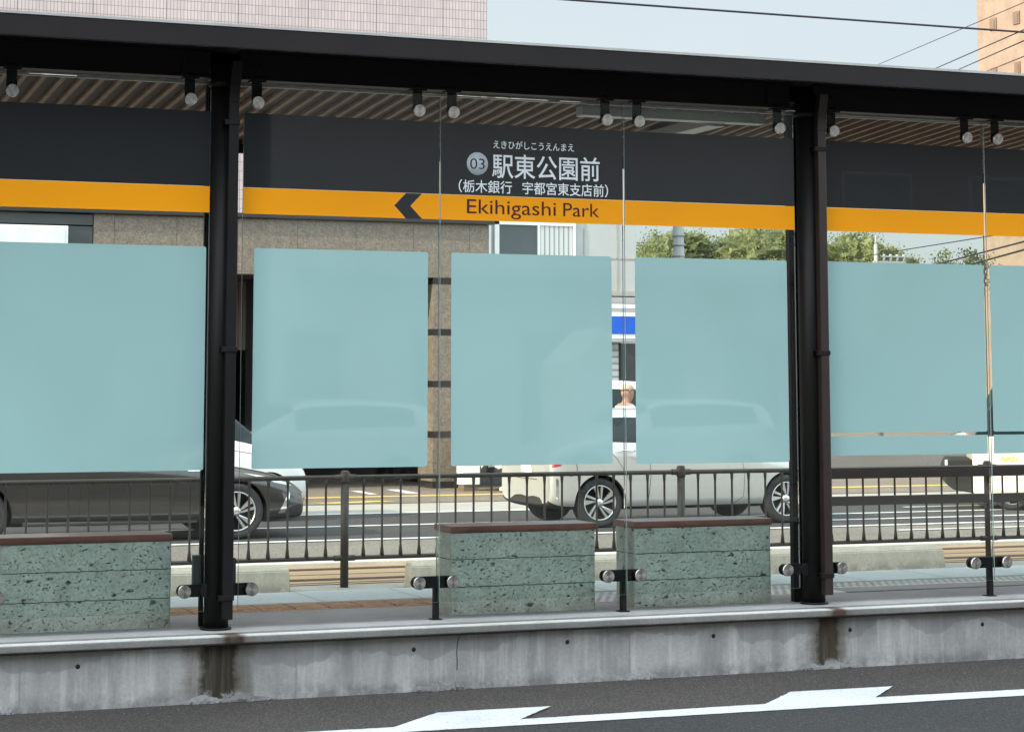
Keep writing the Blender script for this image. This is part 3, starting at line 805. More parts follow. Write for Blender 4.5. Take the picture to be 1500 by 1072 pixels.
def car(name, label, loc, rot, stations, wheels, wr, paint, width_y, group='cars on the far road', style=0, wheel_list=(0, 1, 2, 3)):
    """stations: (x, halfwidth, zbottom, zbelt, ztop, roofhalf, flag) flag: 'b' body 'g' glass side 's' sloping glass (screens)
       local frame: x forward, y to the left side, z up, origin on the ground in the middle of the near side"""
    t = thing(name, label, 'car' if 'van' not in name else 'van', loc, group)
    bm = bmesh.new(); rings = []
    for (x, w, zb, zbelt, ztop, wr_, fl) in stations:
        zm = zb+(zbelt-zb)*.45
        half = [(w*.80, zb), (w*.965, zb+.035), (w*.995, zb+.16), (w, zm), (w*.985, zbelt-.09), (w*.945, zbelt), (wr_+.0, ztop-.045 if ztop > zbelt+.12 else (zbelt+ztop)/2+.005), (wr_*.80, ztop-.008)]
        pts = [(0, zb)] + half + [(0, ztop)] + [(-a, b) for a, b in half[::-1]]
        rings.append([bm.verts.new((x, a, b)) for a, b in pts])
    n = len(rings[0])
    mats = [paint, M['glass_dark'], M['black'], M['wellblack']]
    for i, (r0, r1) in enumerate(zip(rings, rings[1:])):
        fl = stations[i][6]
        for k in range(n):
            f = bm.faces.new((r0[k], r0[(k+1) % n], r1[(k+1) % n], r1[k])); f.smooth = True
            side = k in (6, n-7); top = k in (7, 8, 9, n-8, n-9, n-10) and not side
            f.material_index = 0
            if fl in ('g', 'w') and side: f.material_index = 1
            if fl in ('s', 'w') and k in (7, 8, 9, 10): f.material_index = 1
            if k in (0, n-1): f.material_index = 2
            if k in (1, n-2): f.material_index = 2 if fl != 'x' else 0
    for ring in (rings[0], rings[-1]):
        f = bm.faces.new(ring if ring is rings[0] else ring[::-1])
    bmesh.ops.recalc_face_normals(bm, faces=bm.faces)
    me = bpy.data.meshes.new('tmp'); bm.to_mesh(me); bm.free()
    for m_ in mats: me.materials.append(m_)
    o = bpy.data.objects.new('tmp', me); COL.objects.link(o)
    sm = o.modifiers.new('s', 'SUBSURF'); sm.levels = 2; sm.render_levels = 2
    cuts = []
    for wx in wheels:
        cb = bmesh.new(); bmesh.ops.create_cone(cb, cap_ends=True, segments=48, radius1=wr*1.13, radius2=wr*1.13, depth=3.2, matrix=Matrix.Translation((wx, 0, wr*1.0)) @ Matrix.Rotation(R(90), 4, 'X'))
        # keep the middle of the car: two short cutters
        cb.free()
        for sgn in (-1, 1):
            cb = bmesh.new(); bmesh.ops.create_cone(cb, cap_ends=True, segments=48, radius1=wr*1.13, radius2=wr*1.13, depth=.6, matrix=Matrix.Translation((wx, sgn*(width_y/2+.02), wr*1.0)) @ Matrix.Rotation(R(90), 4, 'X'))
            cm = bpy.data.meshes.new('c'); cb.to_mesh(cm); cb.free(); cm.materials.append(M['wellblack'])
            for p in cm.polygons: p.material_index = 0
            cu = bpy.data.objects.new('c', cm); COL.objects.link(cu); cuts.append(cu)
            bo = o.modifiers.new('b', 'BOOLEAN'); bo.operation = 'DIFFERENCE'; bo.object = cu; bo.solver = 'EXACT'; bo.material_mode = 'TRANSFER'
    bpy.context.view_layer.update(); dg = bpy.context.evaluated_depsgraph_get()
    full = bpy.data.meshes.new_from_object(o.evaluated_get(dg))
    for cu in cuts: bpy.data.objects.remove(cu)
    bpy.data.objects.remove(o)
    # near side faces -Y after rotation: rotate mesh
    full.transform(Matrix.Rotation(rot, 4, 'Z'))
    bvh = None
    b = bmesh.new(); b.from_mesh(full); bvh = BVHTree.FromBMesh(b)
    mlist = list(full.materials)
    def sub(pred, nm, mat):
        c = b.copy(); bmesh.ops.delete(c, geom=[f for f in c.faces if not pred(mlist[f.material_index])], context='FACES')
        if not c.faces: c.free(); return None
        m2 = bpy.data.meshes.new(nm); c.to_mesh(m2); c.free(); m2.materials.append(mat)
        for p in m2.polygons: p.material_index = 0
        ob = bpy.data.objects.new(nm, m2); COL.objects.link(ob); ob.parent = t; return ob
    body = sub(lambda m_: m_ == paint, 'body', paint)
    sub(lambda m_: m_ == M['glass_dark'], 'windows', M['glass_dark'])
    sub(lambda m_: m_ in (M['black'], M['wellblack']), 'underbody', M['wellblack'])
    b.free(); bpy.data.meshes.remove(full)
    sgn = 1 if abs(rot) < 1 else -1
    for k in wheel_list:
        wx = wheels[k % 2]*sgn; far = k > 1
        y = -(width_y/2)+.02 if not far else width_y/2-.02
        wheel((loc[0]+wx, loc[1]+y, wr), wr, t, style, far)
    return t, bvh, body
def patch(t, bvh, name, poly, mat, axis='side', parent=None, off=.004, cuts=5, label=None):
    """polygon given in local (x, z) for a side or (y, z) for an end, wrapped onto the car's surface"""
    b = bmesh.new()
    if axis == 'side': vs = [b.verts.new((x, -3, zz)) for x, zz in poly]; d = Vector((0, 1, 0))
    else: vs = [b.verts.new((-5 if axis == 'rear' else 5, y, zz)) for y, zz in poly]; d = Vector((1 if axis == 'rear' else -1, 0, 0))
    b.faces.new(vs); bmesh.ops.triangulate(b, faces=b.faces); bmesh.ops.subdivide_edges(b, edges=b.edges, cuts=cuts, use_grid_fill=True)
    for v in b.verts:
        h = bvh.ray_cast(v.co, d)
        if h[0] is None: h = bvh.find_nearest(v.co)
        v.co = h[0] - d*off
    for f in b.faces: f.smooth = True
    me = bpy.data.meshes.new(name); b.to_mesh(me); b.free(); me.materials.append(mat)
    o = bpy.data.objects.new(name, me); COL.objects.link(o); o.parent = parent or t
    if label: o['label'] = label
    return o
def seam(t, bvh, pts, mat=None, wd=.006, axis='side', name='panel_seam'):
    polys = MB()
    d = Vector((0, 1, 0)) if axis == 'side' else Vector((1, 0, 0))
    def hit(x, zz):
        o_ = Vector((x, -3, zz)) if axis == 'side' else Vector((-5, x, zz))
        h = bvh.ray_cast(o_, d)
        if h[0] is None: h = bvh.find_nearest(o_)
        return h[0]-d*.0025
    P2 = []
    for (a, b_) in zip(pts, pts[1:]):
        for k in range(8): P2.append((a[0]+(b_[0]-a[0])*k/8, a[1]+(b_[1]-a[1])*k/8))
    P2.append(pts[-1])
    for (a, b_) in zip(P2, P2[1:]):
        dx, dz = b_[0]-a[0], b_[1]-a[1]; L = math.hypot(dx, dz); nx, nz_ = -dz/L*wd/2, dx/L*wd/2
        polys.poly([hit(a[0]-nx, a[1]-nz_), hit(b_[0]-nx, b_[1]-nz_), hit(b_[0]+nx, b_[1]+nz_), hit(a[0]+nx, a[1]+nz_)])
    me = bpy.data.meshes.new(name); polys.bm.to_mesh(me); polys.bm.free(); me.materials.append(mat or M['wellblack'])
    o = bpy.data.objects.new(name, me); COL.objects.link(o); o.parent = t
    return o

# silver hatchback: near wheels at X 10.34 and 12.81, side at Y 22.86
st = [(-.58, .66, .32, .58, .62, .55, 'x'), (-.62, .74, .27, .74, .80, .60, 'b'), (-.60, .78, .25, .92, 1.05, .60, 's'), (-.55, .80, .23, .955, 1.20, .58, 'b'), (-.50, .815, .21, .965, 1.29, .585, 'b'),
      (-.36, .825, .20, .965, 1.32, .59, 'g'), (.25, .83, .19, .93, 1.37, .60, 'g'), (.32, .83, .19, .925, 1.375, .60, 'g'), (1.0, .83, .19, .90, 1.37, .60, 'g'), (1.35, .83, .19, .885, 1.36, .59, 's'), (1.95, .825, .19, .86, .95, .64, 'b'),
      (2.15, .82, .19, .82, .89, .60, 'b'), (2.75, .80, .20, .72, .76, .55, 'b'), (2.95, .73, .22, .60, .62, .5, 'b'), (3.0, .6, .3, .5, .52, .45, 'x')]
SX, SY = 10.36, 23.66
silver, bv, body = car('silver_hatchback', 'silver hatchback seen from its right rear behind the middle and right benches', (SX, SY, 0), 0, st, (0., 2.46), .288, M['silver_paint'], 1.62)
patch(silver, bv, 'tail_lamp', [(-.60, .70), (-.50, .72), (-.36, .93), (-.52, .95)], M['lamp_red'])
patch(silver, bv, 'rear_window', [(-.28, .99), (-.02, .975), (-.02, 1.20), (-.16, 1.16)], M['glass_dark'])
seam(silver, bv, [(-.34, .94), (-.30, .70), (-.30, .62)]); seam(silver, bv, [(.62, .92), (.64, .6), (.60, .24)])
seam(silver, bv, [(.06, .95), (.22, .78), (.36, .55), (.40, .24), (.60, .235)], wd=.005); seam(silver, bv, [(.64, .24), (1.72, .235), (1.86, .33), (1.88, .6), (1.84, .84)], wd=.005)
seam(silver, bv, [(-.60, .64), (-.36, .60)], wd=.006)
patch(silver, bv, 'side_sill', [(.36, .205), (2.1, .195), (2.1, .225), (.36, .235)], M['wellblack'], cuts=8)
patch(silver, bv, 'rib_highlight', [(-.555, .33), (-.53, .33), (-.53, .56), (-.555, .58)], M['chrome'])  # chrome strip drawn for the highlight on the bumper's corner crease
patch(silver, bv, 'registration_plate', [(-.16, .62), (.16, .62), (.16, .77), (-.16, .77)], M['white'], 'rear')
patch(silver, bv, 'bumper_insert', [(-.30, .545), (.30, .545), (.30, .552), (-.30, .552)], M['wellblack'], 'rear')
g = MB(); g.tube([(SX+.22, SY-.84, .885), (SX+.28, SY-.855, .885), (SX+.38, SY-.855, .882), (SX+.43, SY-.84, .88)], .012, 10); part('door_handle', g, M['chrome'], silver)

# dark sedan (front wheel X 5.93, rear wheel 3.2), side at Y 22.55
st = [(-1.35, .66, .30, .62, .66, .50, 'b'), (-1.30, .74, .27, .80, .92, .55, 'b'), (-1.0, .83, .22, .87, 1.00, .58, 's'), (-.30, .86, .19, .88, 1.27, .56, 'g'), (.35, .87, .17, .87, 1.38, .57, 'g'), (.45, .87, .17, .87, 1.385, .57, 'g'), (1.1, .87, .17, .86, 1.38, .57, 'g'),
      (1.30, .87, .17, .855, 1.32, .57, 's'), (2.05, .865, .17, .81, .90, .66, 'b'), (2.30, .86, .17, .77, .84, .66, 'b'), (3.0, .85, .18, .70, .75, .62, 'b'), (3.33, .80, .19, .60, .66, .56, 'b'), (3.51, .70, .20, .50, .54, .48, 'b'), (3.55, .58, .24, .44, .46, .42, 'x')]
DX, DY = 3.24, 23.42
dark, bv, body = car('dark_sedan', 'dark grey sedan passing left of the left black pillar, nose to the right', (DX, DY, 0), 0, st, (0., 2.72), .30, M['grey_paint'], 1.70, style=1)
patch(dark, bv, 'headlight', [(2.80, .705), (3.05, .665), (3.33, .585), (3.36, .555), (3.15, .60), (2.95, .665)], M['lamp_clear'])
patch(dark, bv, 'fog_lamp_trim', [(3.19, .27), (3.27, .27), (3.33, .47), (3.315, .50)], M['chrome'])
patch(dark, bv, 'grille', [(-.5, .24), (.5, .24), (.42, .46), (-.42, .46)], M['wellblack'], 'front')
patch(dark, bv, 'fender_badge', [(2.18, .735), (2.36, .735), (2.36, .76), (2.18, .76)], M['chrome'])
seam(dark, bv, [(1.02, .86), (1.04, .6), (1.02, .25), (.5, .225)]); seam(dark, bv, [(2.08, .80), (2.05, .55), (2.0, .27), (1.05, .225)]); seam(dark, bv, [(.50, .225), (.36, .35), (.22, .60), (.1, .72)], wd=.005)
patch(dark, bv, 'side_sill', [(.45, .185), (2.3, .185), (2.3, .215), (.45, .235)], M['trim'], cuts=8)

# white kei van beyond the dark sedan
st = [(-.55, .62, .3, .7, .74, .5, 'b'), (-.58, .70, .24, .95, 1.5, .52, 'b'), (-.3, .72, .2, .97, 1.62, .56, 'g'), (.8, .72, .18, .96, 1.66, .58, 'g'), (1.5, .72, .18, .95, 1.62, .57, 'w'), (2.10, .72, .18, .93, 1.03, .62, 'b'), (2.45, .71, .18, .80, .92, .6, 'b'), (2.72, .68, .2, .62, .70, .55, 'b'), (2.78, .58, .26, .5, .52, .48, 'x')]
wk, bv, body = car('white_compact_car', 'white compact car half hidden beyond the dark sedan, its white nose showing', (4.85, 26.1, 0), 0, st, (0., 2.25), .28, M['white_paint'], 1.42)
seam(wk, bv, [(1.75, .95), (1.73, .6), (1.70, .25)]); seam(wk, bv, [(1.8, .86), (2.7, .70)])

# white van behind the man
st = [(-.6, .74, .3, .8, .84, .6, 'b'), (-.66, .78, .24, 1.0, 1.55, .62, 'b'), (-.35, .80, .2, 1.03, 1.68, .66, 'g'), (1.0, .80, .18, 1.03, 1.72, .68, 'g'), (2.1, .80, .18, 1.02, 1.68, .66, 's'), (2.7, .80, .18, .98, 1.05, .66, 'b'), (2.95, .76, .2, .8, .85, .6, 'b'), (3.0, .66, .26, .6, .62, .5, 'x')]
vn, bv, body = car('white_van', 'white van parked on the far side behind the man in the white shirt', (12.9, 30.9, .02), 0, st, (0., 2.4), .29, M['white_paint'], 1.58, style=1)

# cream truck on the right
TX, TY = 16.92, 24.98
st = [(-.72, .66, .34, .62, .66, .55, 'b'), (-.80, .70, .30, .70, .76, .56, 'b')]
tr = thing('delivery_truck', 'cream delivery truck with yellow lettering at the right edge, black bumper to the left', 'truck', (16.43, 24.30, 0), 'cars on the far road')
def prism(x0pts, y0, y1, bev=.02):
    b = bmesh.new(); a = [b.verts.new((x, y0, zz)) for x, zz in x0pts]; c = [b.verts.new((x, y1, zz)) for x, zz in x0pts]
    b.faces.new(a[::-1]); b.faces.new(c); n = len(a)
    for i in range(n): b.faces.new((a[i], a[(i+1) % n], c[(i+1) % n], c[i]))
    if bev: bmesh.ops.bevel(b, geom=list(b.edges), offset=bev, segments=3, affect='EDGES', profile=.6)
    g = MB(); g.merge(b); return g
g = prism([(16.43, .24), (16.48, .17), (16.62, .115), (20.6, .115), (20.6, .965), (16.43, .965)], 24.30, 25.80, .012); part('body', g, M['cream_paint'], tr, smooth=False)
g = prism([(16.46, .97), (20.55, .97), (20.5, 1.80), (16.9, 1.80)], 24.34, 25.76, .03); part('cab_windows', g, M['glass_dark'], tr)
g = prism([(16.9, 1.80), (20.5, 1.80), (20.5, 1.90), (17.0, 1.90)], 24.34, 25.76, .03); part('roof', g, M['cream_paint'], tr)
g = prism([(16.08, .34), (16.18, .26), (16.43, .22), (16.43, .66), (16.12, .66), (16.07, .56)], 24.34, 25.76, .02); part('front_bumper', g, M['wellblack'], tr)
g = MB(); g.box(16.07, 16.11, 24.335, 24.40, .58, .655, .006); part('marker_lamp', g, M['lamp_clear'], tr)
g = prism([(16.14, .95), (16.26, 1.01), (16.36, 1.01), (16.36, .95)], 24.36, 25.7, 0); part('bonnet_edge', g, M['lamp_clear'], tr)
g = MB(); g.box(16.38, 16.44, 24.26, 24.30, .955, 1.0, .008); part('side_marker', g, M['lamp_red'], tr)
wheel((TX+.01, 24.33, .25), .25, tr, 1, False); wheel((TX+2.6, 24.33, .25), .25, tr, 1, False)
text('lettering', 'NP21', (16.79, 17.02, .635, .70), 24.297, M['yellow_text'], tr, .001, .02, .35)
text('lettering', 'Tamon', (17.13, 17.45, .652, .69), 24.297, M['grey_text'], tr, .001)
g = MB(); g.box(16.62, 20.5, 24.297, 24.3, .245, .252); part('panel_seam', g, M['gutter'], tr)
tr.rotation_euler = (0, 0, R(-31))

# ------------------------------------------------------------------ people
def person(label, base, joints, bones, mat, heads, extra=None):
    t = thing('person', label, 'person', base); return t
def skin_mesh(name, verts, edges, radii, mat, parent, base, sub=2, root=0):
    me = bpy.data.meshes.new(name); me.from_pydata([Vector(v) for v in verts], edges, []); o = bpy.data.objects.new(name, me); COL.objects.link(o)
    sk = o.modifiers.new('k', 'SKIN'); ss = o.modifiers.new('s', 'SUBSURF'); ss.levels = sub; ss.render_levels = sub
    for i, r in enumerate(radii):
        sv = me.skin_vertices[0].data[i]; sv.radius = r if isinstance(r, tuple) else (r, r); sv.use_root = (i == root)
    bpy.context.view_layer.update(); dg = bpy.context.evaluated_depsgraph_get(); m2 = bpy.data.meshes.new_from_object(o.evaluated_get(dg)); bpy.data.objects.remove(o)
    for p in m2.polygons: p.use_smooth = True
    m2.materials.clear(); m2.materials.append(mat)
    ob = bpy.data.objects.new(name, m2); COL.objects.link(ob); ob.parent = parent; ob.location = base; return ob

def build_person(label, loc, face_dir, scale, shirt, trousers, shoe, cap=None, stride=0.):
    t = thing('person', label, 'person', loc); t.rotation_euler = (0, 0, face_dir); s = scale
    # frame: faces +Y, x to its right
    J = {}
    V, E, Rr = [], [], []
    def add(n, p, r, par=None):
        J[n] = len(V); V.append(tuple(c*s for c in p)); Rr.append(r*s if not isinstance(r, tuple) else tuple(q*s for q in r))
        if par: E.append((J[par], J[n]))
    add('pel', (0, 0, .95), (.15, .105)); add('waist', (0, 0, 1.08), (.135, .095), 'pel'); add('chest', (0, .01, 1.31), (.165, .11), 'waist'); add('neckb', (0, .0, 1.445), (.085, .08), 'chest')
    add('neck', (0, .02, 1.475), .066, 'neckb'); add('headl', (0, .05, 1.525), (.082, .095), 'neck'); add('headm', (0, .035, 1.595), (.098, .12), 'headl'); add('headt', (0, .025, 1.665), (.085, .105), 'headm')
    for sd_ in (-1, 1):
        k = str(sd_)
        add('sh'+k, (.17*sd_, 0, 1.42), .06, 'chest'); add('el'+k, (.225*sd_, -.02, 1.12), .04, 'sh'+k); add('wr'+k, (.235*sd_, .09, .89), .027, 'el'+k); add('pa'+k, (.235*sd_, .12, .83), (.018, .035), 'wr'+k)
        for q in range(4): add('f%d'%q+k, (.235*sd_, .10+.02*q, .745+.008*abs(q-1)), .009, 'pa'+k)
        add('th'+k, (.215*sd_, .16, .80), .010, 'pa'+k)
        st_ = stride*sd_
        add('hip'+k, (.09*sd_, 0, .88), .095, 'pel'); add('kn'+k, (.10*sd_, .02+st_*.5, .49), .062, 'hip'+k); add('an'+k, (.10*sd_, -.02+st_, .09), .042, 'kn'+k); add('toe'+k, (.11*sd_, .14+st_, .04), (.035, .03), 'an'+k)
    torso = {J[n] for n in ('pel', 'waist', 'chest', 'neckb', 'sh-1', 'sh1')}
    Rb = [(tuple(q*.78 for q in r) if isinstance(r, tuple) else r*.72) if i in torso else r for i, r in enumerate(Rr)]
    skin_mesh('body', V, E, Rb, M['skin'], t, (0, 0, 0))
    def sub(names, grow, nm, mat, root=0):
        idx = [J[n] for n in names]; mp = {j: i for i, j in enumerate(idx)}
        vv = [V[j] for j in idx]; ee = [(mp[a], mp[b]) for a, b in E if a in mp and b in mp]
        rr = [tuple(q*grow+.006 for q in Rr[j]) if isinstance(Rr[j], tuple) else Rr[j]*grow+.006 for j in idx]
        skin_mesh(nm, vv, ee, rr, mat, t, (0, 0, 0), root=root)
    sub(['pel', 'waist', 'chest', 'neckb', 'sh-1', 'sh1'], 1.26, 'shirt', shirt)
    for k in ('-1', '1'):
        a, b = Vector(V[J['sh'+k]]), Vector(V[J['el'+k]]); skin_mesh('sleeve', [a, a.lerp(b, .75)], [(0, 1)], [.07*s, .058*s], shirt, t, (0, 0, 0))
        a, b = Vector(V[J['an'+k]]), Vector(V[J['toe'+k]])
        skin_mesh('shoe', [a+Vector((0, -.05, -.045))*s, a+Vector((0, .04, -.035))*s, b], [(0, 1), (1, 2)], [.045*s, (.046*s, .05*s), (.043*s, .036*s)], shoe, t, (0, 0, 0))
    sub(['pel', 'hip-1', 'hip1', 'kn-1', 'kn1', 'an-1', 'an1'], 1.12, 'trousers', trousers)
    # face: nose, ears, eyes, mouth
    g = MB(); g.tube([Vector((0, .125, 1.655))*s, Vector((0, .155, 1.615))*s, Vector((0, .13, 1.605))*s], [.008*s, .015*s, .006*s], 8); m_ = part('nose', g, M['skin']); m_.parent = t
    for sd_ in (-1, 1):
        g = MB(); g.tube([Vector((.08*sd_, .03, 1.66))*s, Vector((.092*sd_, .02, 1.64))*s, Vector((.083*sd_, .03, 1.60))*s], [.01*s, .018*s, .008*s], 8); m_ = part('ear', g, M['skin']); m_.parent = t
        g = MB(); g.tube([Vector((.03*sd_, .122, 1.652))*s, Vector((.03*sd_, .131, 1.652))*s], .009*s, 8); m_ = part('eye', g, M['black']); m_.parent = t
    g = MB(); g.tube([Vector((-.025, .122, 1.575))*s, Vector((0, .131, 1.573))*s, Vector((.025, .122, 1.575))*s], .005*s, 6); m_ = part('mouth', g, M['lamp_red']); m_.parent = t
    b = bmesh.new(); bmesh.ops.create_uvsphere(b, u_segments=24, v_segments=14, radius=1)
    for v in b.verts:
        v.co = Vector((v.co.x*.092, v.co.y*.116+.028, max(v.co.z, -.12)*.085+1.655))*s
    g = MB(); g.merge(b)
    if cap:
        b = bmesh.new(); bmesh.ops.create_uvsphere(b, u_segments=20, v_segments=8, radius=1)
        for v in b.verts: v.co = Vector((v.co.x*.07, v.co.y*.075+.14, v.co.z*.008+1.66))*s
        g.merge(b)
    m_ = part('cap' if cap else 'hair', g, M['cap'] if cap else M['trousers'], smooth=True); m_.parent = t
    return t
build_person('man in a white t-shirt and beige cap standing beyond the silver car', (13.14, 28.1, .02), R(-80), .945, M['tee'], M['trousers'], M['black'], cap=True)
build_person('walker in olive patterned trousers and white shoes behind the silver car', (12.42, 30.3, .03), R(80), .95, M['trousers'], M['camo'], M['white'], stride=.2)

# ------------------------------------------------------------------ buildings
tb = thing('tiled_building', 'large building with pinkish upper tiles and brown granite street level', 'building', (4, 32, 0))
g = MB(); g.box(-25, 12.55, 32.06, 48, 4.28, 17); part('tiled_wall', g, M['tile'], tb)
g = MB(); g.box(-25, 12.62, 31.90, 32.3, 4.20, 4.275, .01); part('cornice', g, M['granite_band'], tb)
g = MB(); g.box(6.18, 12.56, 32.0, 32.4, 3.34, 4.195); part('granite_band_wall', g, M['granite'], tb)
g = MB()
for (x0, x1, z0, z1) in ((-25, 6.17, 4.02, 4.19), (5.80, 6.17, .0, 4.01), (-25, 3.0, 0, 4.01), (3.0, 5.80, .0, 2.2)): g.box(x0+.006, x1-.006, 32.0, 32.3, z0+.006, z1-.006)
part('dark_panel', g, M['darktile'], tb)
g = MB(); g.box(-25, 6.17, 32.2, 32.35, 0, 4.19); part('panel_backing', g, M['gutter'], tb)
g = MB(); g.box(3.0, 5.79, 31.93, 32.05, 2.2, 4.0, .01); wf = part('window', g, M['white'], tb)
g = MB(); g.box(3.04, 5.74, 31.915, 31.928, 2.25, 3.955); part('pane', g, M['window_lit'], wf)
g = MB(); g.box(12.1, 12.55, 32.4, 48, 0, 4.19); g.box(6.18, 12.1, 38, 38.3, 0, 4.19); g.box(6.2, 12.1, 32.4, 38, 3.3, 3.36); part('recess_wall', g, M['recess'], tb)
g = MB(); g.box(6.18, 6.5, 32.41, 38, 0, 3.3); part('recess_wall', g, M['darktile'], tb)
g = MB(); g.box(8.0, 11.2, 33.6, 33.65, 2.2, 3.3); part('louver_screen', g, M['louver'], tb)
g = MB(); g.box(9.8, 11.6, 36.5, 36.55, .2, 2.3); part('grille_gate', g, M['louver'], tb)
g = MB()
g.box(11.61, 12.10, 32.003, 32.70, .0, 3.338)
pr = part('pier', g, M['granite'], tb)
g = MB()
for zt in (3.235, 2.425, 1.606, .813, .0):
    g.box(11.605, 12.105, 31.998, 32.705, zt, zt+(.10 if zt > 0 else .13))
part('black_band', g, M['granite_band'], pr)
# further pier of the same front hidden mostly by the frosted glass
g = MB(); g.box(8.9, 9.4, 32.6, 33.3, 0, 3.3); part('pier', g, M['recess'], tb)

wb = thing('white_building', 'pale two storey building with a curtained window right of the granite corner', 'building', (14, 34, 0))
g = MB(); g.box(12.6, 15.36, 32.4, 42, 3.18, 6.0); g.box(12.6, 15.36, 33.2, 42, 0, 3.18); part('wall', g, M['plaster'], wb)
g = MB(); g.box(12.66, 12.74, 32.36, 32.4, 3.4, 4.3); g.box(12.80, 12.88, 32.35, 32.4, 3.4, 4.3); g.box(12.80, 14.24, 32.35, 32.4, 4.245, 4.30); g.box(13.56, 13.60, 32.35, 32.4, 3.4, 4.245); g.box(14.20, 14.24, 32.35, 32.4, 3.4, 4.245)
wn = part('window', g, M['white'], wb)
g = MB(); g.box(12.88, 13.56, 32.38, 32.395, 3.4, 4.245); part('pane', g, M['window_glass'], wn)
g = MB(); g.box(13.60, 14.20, 32.38, 32.395, 3.4, 4.245)
part('curtain', g, M['curtain'], wn)
g = MB(); g.box(14.40, 14.42, 32.39, 32.4, 3.2, 6); g.box(15.0, 15.02, 32.39, 32.4, 3.2, 6); g.box(12.6, 15.36, 32.39, 32.4, 3.72, 3.74); part('panel_joint', g, M['gutter'], wb)
for (z0, z1, mt, nm) in ((3.10, 3.18, 'gutter', 'eaves'), (2.98, 3.08, 'grey_panel', 'sign_rail'), (2.90, 2.97, 'white', 'sign_rail'), (2.84, 2.895, 'grey_panel', 'sign_rail'), (2.765, 2.835, 'white', 'sign_rail'), (2.48, 2.76, 'blue', 'blue_fascia'), (2.40, 2.475, 'white', 'sign_rail'), (2.345, 2.395, 'grey_panel', 'sign_rail')):
    g = MB(); g.box(13.2, 15.36, 32.1 if 'fascia' in nm else 32.12, 32.6, z0, z1); part(nm, g, M[mt], wb)
g = MB(); g.box(13.2, 15.10, 32.55, 32.6, 0, 2.34); part('roller_shutter', g, M['shutter'], wb)
g = MB(); g.box(15.15, 15.9, 33.0, 33.12, 0, 2.34); part('door', g, M['darktile'], wb)
g = MB(); g.box(15.105, 15.14, 32.54, 32.6, 0, 2.34); part('door_frame', g, M['wellblack'], wb)
# white post at the kerb
wp = thing('white_post', 'square white post on a low brick foot beside the granite pier', 'post', (11.85, 31.0, .02))
g = MB(); g.box(11.74, 12.02, 31.0, 31.28, .12, 1.05, .006); part('shaft', g, M['white'], wp)
g = MB(); g.box(11.76, 12.0, 31.02, 31.26, .02, .118); part('foot', g, M['brown_wall'], wp)

tn = thing('tan_tower_block', 'tall tan building with small windows at the right edge', 'building', (60, 80, 0))
def PXp(px, py, X):
    d = fw + rt*((px-PX)/F) - up*((py-PY)/F)
    return CAM + d*(X/d.x)
ax = P(1432, 60, 80).x
g = MB(); g.box(ax, ax+22, 52, 80, 0, 40); tw = part('wall', g, M['tan'], tn)
for (px0, px1, py0, py1) in ((1451, 1460, 26, 46), (1485, 1494, 16, 37), (1453, 1461, 99, 119), (1487, 1495, 90, 112)):
    a = PXp(px0, py1, ax); b = PXp(px1, py0, ax); z0, z1 = a.z, b.z
    g = MB(); g.box(ax-.05, ax, b.y, a.y, z0, z1); wnd = part('window', g, M['brown_wall'], tn)
    g = MB(); g.box(ax-.07, ax-.051, b.y+.08, a.y-.32, z0+.1, z1-.1); part('pane', g, M['window_glass'], wnd)

# buildings on the viewer's side of the street, seen only as reflections in the glass
def back_building(label, x0, x1, y0, hgt, wall, floors, cols, glassm, canopy=None):
    t = thing('street_building', label, 'building', ((x0+x1)/2, y0, 0), 'buildings reflected in the glass')
    g = MB(); g.box(x0, x1, y0-10, y0, 0, hgt); part('wall', g, wall, t)
    rnd = random.Random(int(x0*10))
    for (z0, z1) in floors:
        cw = (x1-x0)/cols
        for c in range(cols):
            a = x0+cw*(c+rnd.uniform(.12, .2)); b = a+cw*rnd.uniform(.35, .6)
            g = MB(); g.box(a, b, y0-.02, y0+.03, z0, z1); wf = part('window', g, M['grey_panel'], t)
            g = MB(); g.box(a+.05, b-.05, y0+.031, y0+.04, z0+.05, z1-.05); part('pane', g, glassm, wf)
    g = MB(); g.box(x0-.05, x1+.05, y0-.1, y0+.25, hgt, hgt+.3); part('parapet', g, M['gutter'], t)
    if canopy: g = MB(); g.box(x0+.4, x1-.4, y0, y0+.9, canopy, canopy+.16); part('canopy', g, M['grey_panel'], t)
    return t
back_building('dark slate building reflected in the left panels', -14, 8.6, -9, 9.5, M['darktile'], ((.9, 2.2),), 9, M['window_glass'])
back_building('pale plaster building reflected in the middle panels', 8.9, 18.4, -9, 8.6, M['mid_plaster'], ((.7, 2.5),), 5, M['window_glass'], 3.3)
back_building('brown brick building reflected in the right panels', 18.7, 36, -9, 9, M['brown_wall'], ((.8, 2.3), (4.4, 5.3)), 7, M['window_glass'])
# a small gabled cream kiosk on the near pavement
kt = thing('gabled_hut', 'small cream gabled hut reflected in the middle frosted panel', 'hut', (13.2, -6.2, .1))
g = prism([(12.75, .1), (13.85, .1), (13.85, 1.95), (13.3, 2.5), (12.75, 1.95)], -7.4, -6.2, 0); part('wall', g, M['plaster_warm'], kt)
g = MB(); g.box(13.55, 13.75, -6.2, -6.17, 1.3, 1.65); part('window', g, M['window_glass'], kt)
# unseen tall block added up the street to shade the near road and platform
ft = thing('added_shadow_block', 'unseen tall block added far up the near side to cast the long shadow', 'building', (-90, -10, 0))
g = MB(); g.box(-112, -76, -34, .4, 0, 52); part('wall', g, M['plaster_warm'], ft)
for k in range(13):
    g = MB(); g.box(-75.99, -75.9, -33, -.6, 2+k*3.8, 3.7+k*3.8); part('window_band', g, M['window_glass'], ft)

